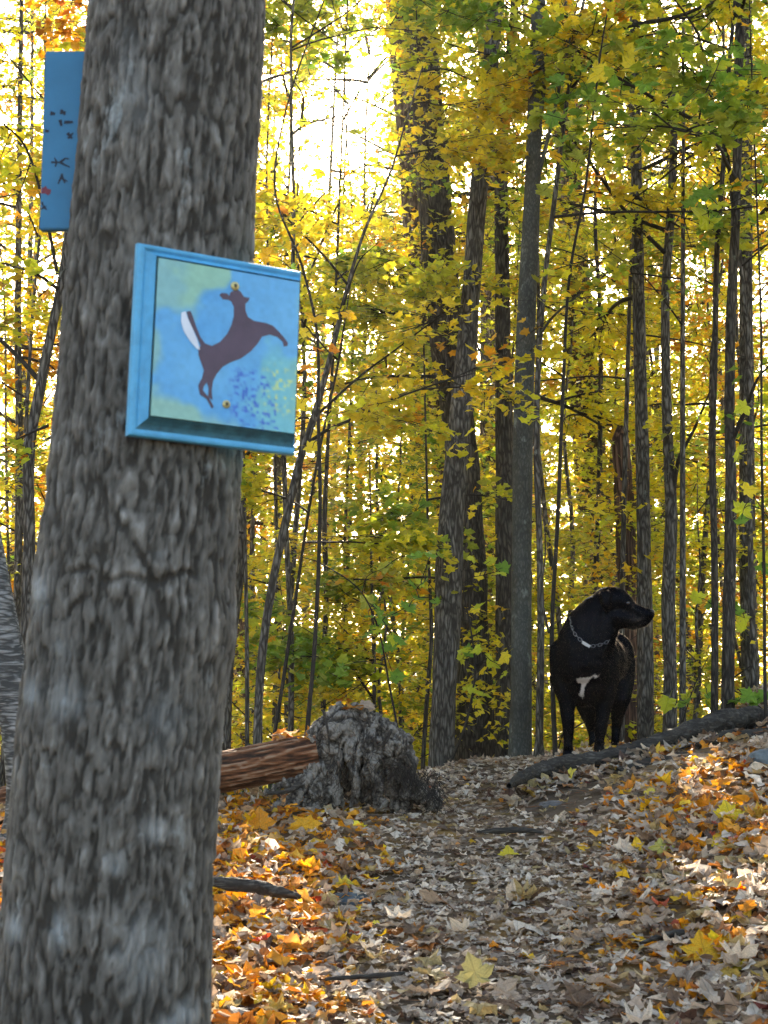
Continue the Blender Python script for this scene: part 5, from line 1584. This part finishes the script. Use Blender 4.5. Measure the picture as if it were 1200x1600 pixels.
def scatter(box, n, cols, s0, s1):
    return [(rgS.uniform(box[0], box[2]), rgS.uniform(box[1], box[3]), rgS.normal(0, .12), int(rgS.choice(cols)), rgS.uniform(s0, s1)) for _ in range(n)]
hung_sprig([(868, 1190, 0), (862, 1000, .1), (872, 800, 0), (880, 600, 0), (890, 430, 0), (915, 290, -.1), (930, 150, -.1), (945, 40, -.1), (960, -20, -.1)], 7.2, 8,
           scatter((860, 60, 1010, 170), 22, [4, 4, 3, 6, 5], 22, 40) + scatter((840, 110, 960, 330), 20, [4, 3, 5, 1], 20, 36),
           'dark whip stem behind the smooth grey-green trunk with drooping green maple leaves near the top', 'maple_sapling', 72, PAL_G)
hung_sprig([(1197, 1130, 0), (1194, 900, 0), (1190, 700, 0), (1189, 500, 0), (1182, 300, 0), (1176, 150, 0), (1170, -20, 0)], 6.8, 7,
           scatter((1060, 60, 1160, 160), 16, [4, 4, 3, 5], 24, 44) + scatter((1120, 60, 1200, 320), 18, [4, 3, 6, 1], 22, 40) + scatter((1060, 300, 1130, 350), 6, [4, 4, 3], 26, 44) + scatter((1150, 600, 1200, 900), 8, [4, 3, 0], 20, 34),
           'dark upright stem at the very right edge holding green maple leaves up high', 'maple_sapling', 73, PAL_G)
hung_sprig([(700, 1200, 0), (728, 1130, 0), (742, 1050, 0), (735, 980, 0), (725, 930, 0), (720, 890, -.1)], 7.6, 5,
           scatter((715, 870, 790, 1150), 26, [3, 3, 0, 4], 14, 26), 'small leafy shoot with pale green leaves in front of the thick dark trunk', 'shrub_shoot', 74, PAL_L)
hung_sprig([(630, 1180, 0), (610, 1080, 0), (590, 980, 0), (560, 920, -.1), (500, 880, -.2), (470, 870, -.3)], 7.0, 5,
           scatter((450, 850, 700, 960), 40, [4, 4, 3, 4, 5], 16, 30) + scatter((520, 960, 640, 1060), 18, [4, 4, 3], 16, 28), 'slender shoot behind the stump reaching left with broad green leaves', 'shrub_shoot', 75, PAL_G)
hung_sprig([(1060, 1160, 0), (1075, 1100, 0), (1090, 1060, 0), (1110, 1020, -.1)], 7.9, 4, scatter((1040, 1060, 1120, 1100), 8, [3, 4, 3], 20, 32) + scatter((1090, 930, 1170, 990), 7, [4, 3], 18, 28),
           'low shoot with a few green leaves behind the right end of the long root', 'shrub_shoot', 76, PAL_G)
hung_sprig([(1200, 1115, 0), (1180, 1100, 0), (1160, 1095, -.1), (1140, 1092, -.1)], 7.3, 3, scatter((1140, 1085, 1200, 1105), 9, [4, 4], 18, 28),
           'tiny green seedling where the long root meets the right edge', 'shrub_shoot', 77, PAL_G)

# ---------------------------------------------------------------- ground cover
def path_w(x, y):
    return np.exp(-((x - 0.08 - 0.05 * y) / 0.46) ** 4)

PAL_PATH = [(PAL, 8), (GRY, 4), (TAN, 4), (BRN, 2.5), (BUF, 1), (DRK, 1), (GOLD, .15), (ORA, .08)]
PAL_SIDE = [(PAL, 4.5), (GRY, 3), (TAN, 4.5), (BRN, 3), (BUF, 1.4), (GOLD, .7), (ORA, .8), (YEL, .4), (RUST, 1.4), (MAR, .25), (DRK, 1)]
FLAME = (.86, .36, .02)
PAL_LEFT = [(PAL, 1.8), (GRY, 1.4), (TAN, 2.2), (BRN, 1.4), (BUF, 1.2), (FLAME, 3.4), (ORA, 2.6), (GOLD, 1.6), (RUST, 1.5), (RED, .35)]

def litter(n, ylo, yhi, tmpl_list, seed, smin, smax, curl, wide=1.0, xl=None):
    rg = np.random.default_rng(seed)
    if xl is None:
        # thicker near the camera, over a fan a little wider than the view
        y = np.sqrt(rg.uniform(ylo ** 2, yhi ** 2, n)); x = rg.uniform(-1, 1, n) * (0.30 * y + .35) * wide
    else:
        y = rg.uniform(ylo, yhi, n); x = rg.uniform(xl[0], xl[1], n)
    pw = path_w(x, y)
    left = sstep(.12, -.28, x) * sstep(7, 5.2, y)
    rightp = np.maximum(np.exp(-((x - (1.12)) / .28) ** 2 - ((y - 5.3) / .8) ** 2), .75 * np.exp(-((x - .75) / .25) ** 2 - ((y - 4.0) / .5) ** 2))
    cS = pick(rg, n, PAL_SIDE); cP = pick(rg, n, PAL_PATH); cL = pick(rg, n, PAL_LEFT)
    u = rg.uniform(0, 1, n)
    c = np.where((u < pw)[:, None], cP, cS)
    c = np.where(((rg.uniform(0, 1, n) < np.maximum(left, rightp)))[:, None], cL, c)
    z = ground_z(x, y) + np.abs(rg.normal(0, 1, n)) * (0.008 + .014 * (1 - pw)) + .004
    tilt = .12 + .26 * (1 - pw)
    nr = np.stack([rg.normal(0, 1, n) * tilt, rg.normal(0, 1, n) * tilt, np.ones(n)], 1)
    sz = rg.uniform(smin, smax, n) * (0.72 + .28 * (1 - pw)) 
    out = []
    k = rg.integers(0, len(tmpl_list), n)
    if len(tmpl_list) > 3:
        k = np.where((pw > .5) & (rg.uniform(0, 1, n) < .65), len(tmpl_list) - 1, k)
    # bare soil bank just below the long root
    ry = np.interp(x, [.3, .6, 1.0, 1.35, 1.75], [6.0, 6.2, 6.45, 6.65, 6.9])
    bare = (np.abs(y - (ry - .30)) < .22) & (x > .55) & (x < 1.9) & (rg.uniform(0, 1, n) < .8)
    LA = LeafAcc()
    for j, tm in enumerate(tmpl_list):
        s = (k == j) & ~bare
        if s.any():
            LA.add(*leaf_field(np.stack([x, y, z], 1)[s], nr[s], rg.uniform(0, 6.283, s.sum()), sz[s], c[s], tm, curl, rg, .13))
    return LA

def build_litter():
    A = litter(10500, 3.0, 5.2, [T_MAPLE_HI, T_MAPLE, T_FRAG, T_OVAL, T_FRAG], 31, .034, .075, 1.7)
    B = litter(15000, 5.0, 8.2, [T_MAPLE, T_FRAG, T_OVAL, T_FRAG], 32, .036, .078, 1.8)
    C = litter(2000, 1.2, 3.1, [T_MAPLE, T_OVAL, T_FRAG], 33, .05, .09, 1.5, 1.3)
    D = litter(6000, 7.6, 14, [T_MAPLE, T_OVAL], 34, .06, .10, 1.3, 1.3)
    E = litter(4000, 2.2, 8, [T_MAPLE, T_OVAL], 35, .06, .10, 1.4, xl=(-4.5, -1.0))
    for s in (B, C, D, E):
        for p_ in s.p: A.add(*p_[0:1], p_[1] , *p_[2:]) if False else None
    parts = []
    for s in (A, B, C, D, E):
        parts += [(p_, s) for p_ in s.p]
    LA = LeafAcc()
    for s in (A, B, C, D, E):
        V = np.concatenate([a[0] for a in s.p]); T = np.concatenate([a[1] for a in s.p]); Cc = np.concatenate([a[2] for a in s.p]); U = np.concatenate([a[3] for a in s.p])
        LA.add(V, T, Cc, U)
    o = LA.build('leaf_litter', M_DRY)
    tag(o, 'thick carpet of tan, grey and orange fallen leaves over path and bank', 'leaf litter', None, 'stuff')
    # crumbs and needles trodden into the path
    rg = np.random.default_rng(41)
    n = 9000
    y = np.sqrt(rg.uniform(3.0 ** 2, 8 ** 2, n)); x = rg.uniform(-1, 1, n) * (.3 * y + .3)
    P = np.stack([x, y, ground_z(x, y) + rg.uniform(.004, .02, n)], 1)
    d = np.stack([rg.normal(0, 1, n), rg.normal(0, 1, n), rg.normal(0, .12, n)], 1); d /= np.linalg.norm(d, axis=1)[:, None]
    s = np.cross(d, [0, 0, 1.0]); L = rg.uniform(.02, .09, n)[:, None]; w = rg.uniform(.0008, .0022, n)[:, None]
    V = np.stack([P + s * w, P - s * w, P + d * L - s * w * .5, P + d * L + s * w * .5, P + d * L * .5 + np.array([0, 0, .002])], 1).reshape(-1, 3)
    o_ = (np.arange(n) * 5)[:, None, None]
    T = (np.array([[0, 1, 4], [1, 2, 4], [2, 3, 4], [3, 0, 4]])[None] + o_).reshape(-1, 3)
    C = np.repeat(pick(rg, n, [(BRN, 3), (DRK, 2), (TAN, 2), (RUST, 1)]), 5, 0)
    tag(obj('twig_litter', mesh('twig_litter', V, [(T, 0)], [M_DRY], col=C, uv=np.zeros((len(V), 2)), smooth=False)), 'needles, stalks and small twigs strewn over the leafy path', 'litter', None, 'stuff')
build_litter()

# the 290 fallen leaves that show largest: pieces of the forest floor
fl_cols = [PAL, GRY, TAN, BRN, BUF, FLAME, ORA, GOLD, RUST, TAN, PAL, BRN]
FLM = [leaf_mesh('fallen_leaf', fl_cols[i % 12], 700 + i, 2.0, True, 1.0, M_DRY, oval=(i % 5 == 4), crumple=.07) for i in range(60)]
rgF = np.random.default_rng(51)
for i in range(290):
    y = math.sqrt(rgF.uniform(3.15 ** 2, 4.7 ** 2)); x = rgF.uniform(-.25 * y - .02, .26 * y)
    if path_w(x, y) > .5 and rgF.uniform() < .55: x = rgF.choice([-.22, .24]) * y + rgF.normal(0, .12)
    left = x < -.05
    pool = [k for k in range(60) if (k % 12) in ((4, 5, 6, 7, 8, 6, 5, 2) if (left and rgF.uniform() < .6) else (0, 1, 2, 3, 4, 9, 10, 11, 8))]
    me = FLM[int(rgF.choice(pool))]
    o = obj('fallen_leaf', me, ground)
    n = Vector((rgF.normal(0, .22), rgF.normal(-.05, .22), 1)).normalized()
    s = rgF.uniform(.055, .095)
    o.matrix_local = Matrix.Translation((x, y, gz(x, y) + rgF.uniform(.02, .045))) @ n.to_track_quat('Z', 'Y').to_matrix().to_4x4() @ Matrix.Rotation(rgF.uniform(0, 6.283), 4, 'Z') @ Matrix.Scale(s, 4)

def hero_leaf(px, py, size, col, label, seed, tilt=(0, -.5), curl=.6, lift=.045, rot=0.):
    p_ = on_ground(px, py)
    me = leaf_mesh('maple_leaf', col, seed, curl, True, 1.0, M_DRY, crumple=.05)
    o = obj('maple_leaf', me)
    n = Vector((tilt[0], tilt[1], 1)).normalized()
    o.matrix_world = Matrix.Translation((p_[0], p_[1], p_[2] + lift)) @ n.to_track_quat('Z', 'Y').to_matrix().to_4x4() @ Matrix.Rotation(rot, 4, 'Z') @ Matrix.Scale(size, 4)
    tag(o, label, 'leaf')
hero_leaf(742, 1555, .078, (.42, .35, .13), 'large pale yellow maple leaf propped upright at bottom centre', 1, (0, -1.6), .4, .055, .3)
hero_leaf(1140, 1292, .085, (.85, .62, .03), 'bright yellow maple leaf on the right bank in the sun patch', 2, (.1, -.9), .5, .05)
hero_leaf(1037, 1345, .075, (.52, .46, .10), 'small dull yellow maple leaf beside the path right of centre', 3, (0, -.5), .3)
hero_leaf(475, 1312, .11, (.85, .42, .02), 'glowing golden maple leaf lying below the stump', 4, (0, -.6), .6, .05, 2.2)
hero_leaf(405, 1302, .10, (.80, .32, .02), 'glowing orange maple leaf beside the foreground trunk below the log', 5, (.1, -.9), .7, .05)
hero_leaf(795, 1354, .06, (.72, .58, .04), 'small yellow leaf in the middle of the path', 6, (0, -.4), .5)
hero_leaf(1100, 1510, .09, (.80, .45, .02), 'golden maple leaf in the right foreground litter', 7, (0, -.7), .6)
hero_leaf(655, 1246, .085, (.34, .09, .03), 'rust-red leaf at the foot of the stump roots', 8, (0, -.6), .9, .05)
hero_leaf(538, 1106, .085, (.72, .26, .03), 'orange leaf resting on top of the upturned stump', 9, (0, -.6), .9)
hero_leaf(960, 1197, .085, (.46, .36, .12), 'dull yellow leaf lying below the long root under the dog', 10, (0, -.7), .6)

# leaves caught on stump and log
def on_wood():
    rg = np.random.default_rng(6)
    LA = LeafAcc()
    pts = [at(rg.uniform(520, 585), rg.uniform(1102, 1112), 6.0 + rg.uniform(-.03, .1)) for _ in range(7)] + [at(rg.uniform(430, 492), 1148 + rg.uniform(-8, 8) + (490 - 460) * .1, 6.03 + rg.uniform(-.04, .05)) for _ in range(16)]
    pts = np.array(pts)
    LA.add(*leaf_field(pts, np.stack([rg.normal(0, .4, len(pts)), rg.normal(-.2, .4, len(pts)), np.ones(len(pts))], 1), rg.uniform(0, 6.28, len(pts)), rg.uniform(.05, .08, len(pts)), pick(rg, len(pts), [(ORA, 3), (GOLD, 1), (RUST, 2), (TAN, 1)]), T_MAPLE, 1.4, rg, .08))
    tag(LA.build('caught_leaves', M_DRY), 'orange leaves caught on top of the stump and log', 'leaves', None, 'stuff')
on_wood()

def bank_dressing():
    rg = np.random.default_rng(61)
    A = resample(RP, [1] * len(RP), 160)[0]
    n = 150
    c = A[rg.integers(4, 150, n)]
    front = rg.uniform(0, 1, n) < .8
    x = c[:, 0] + rg.normal(0, .03, n); y = c[:, 1] + np.where(front, -rg.uniform(.03, .12, n), rg.uniform(.04, .12, n))
    z = np.where(front, ground_z(x, y) + rg.uniform(.01, .045, n), ground_z(x, y) + rg.uniform(.01, .03, n))
    LA = LeafAcc()
    LA.add(*leaf_field(np.stack([x, y, z], 1), np.stack([rg.normal(0, .4, n), rg.normal(-.2, .4, n), np.ones(n)], 1), rg.uniform(0, 6.28, n), rg.uniform(.045, .09, n), pick(rg, n, PAL_SIDE), T_MAPLE, 1.7, rg, .1))
    tag(LA.build('drifted_leaves', M_DRY), 'dry leaves drifted against the long root', 'leaves', None, 'stuff')
    ac = Acc()
    for i in range(46):
        k = rg.integers(10, 140); p0 = A[k] + np.array([0, -.02, -.01]); 
        l = rg.uniform(.08, .28); az = rg.uniform(-2.7, -.5)
        P = [p0]
        for s_ in range(4):
            az += rg.normal(0, .35)
            q_ = P[-1] + np.array([math.cos(az), math.sin(az), 0]) * l / 4
            q_[2] = gz(q_[0], q_[1]) + .012
            P.append(q_)
        r_ = rg.uniform(.002, .006); ac.tube(P, np.linspace(r_, r_ * .3, 5), 5, 9, .2)
    o = ac.build('rootlets', M_ROOT, rt, None); o.matrix_parent_inverse = Matrix.Translation(rt.location).inverted()
    tag(o, kind='stuff')
bank_dressing()

# soil heap and dark undergrowth
def undergrowth():
    rg = np.random.default_rng(9)
    n = 2600
    px = rg.uniform(330, 470, n); Y = rg.uniform(6.15, 7.1, n); x = (px - 600) / F * Y
    g = ground_z(x, Y)
    d = np.stack([rg.normal(0, .6, n), rg.normal(0, .6, n), np.abs(rg.normal(.7, .4, n))], 1); d /= np.linalg.norm(d, axis=1)[:, None]
    s = np.cross(d, [0, 0, 1.0]); s /= np.maximum(np.linalg.norm(s, axis=1), 1e-6)[:, None]
    L = rg.uniform(.03, .11, n)[:, None]; P = np.stack([x, Y, g], 1)
    V = np.stack([P + s * .003, P - s * .003, P + d * L], 1).reshape(-1, 3)
    C = np.repeat(np.array([.05, .10, .035])[None] * rg.uniform(.5, 1.6, (n, 1)), 3, 0)
    tag(obj('low_greenery', mesh('low_greenery', V, [(np.arange(n * 3).reshape(-1, 3), 0)], [M_LEAF], col=C, uv=np.zeros((len(V), 2)), smooth=False)), 'dark green ground plants in the shade under the log', 'ground plants', None, 'stuff')
undergrowth()

def haze():
    m = bpy.data.materials.new('thin_forest_haze'); m.use_nodes = True
    nt = m.node_tree; nt.nodes.clear()
    out = nt.nodes.new('ShaderNodeOutputMaterial')
    v = nt.nodes.new('ShaderNodeVolumePrincipled')
    v.inputs['Color'].default_value = (1, .97, .9, 1)
    v.inputs['Density'].default_value = 0.0006
    v.inputs['Anisotropy'].default_value = 0.55
    nt.links.new(v.outputs[0], out.inputs['Volume'])
    bm = bmesh.new(); bmesh.ops.create_cube(bm, size=1)
    for q_ in bm.verts: q_.co = (q_.co.x * 900, q_.co.y * 900, -6.5 + (q_.co.z + .5) * 27.5)
    me = bpy.data.meshes.new('haze'); bm.to_mesh(me); bm.free(); me.materials.append(m)
    tag(obj('haze', me), 'thin pale haze hanging in the forest air', None, None, 'stuff')
haze()
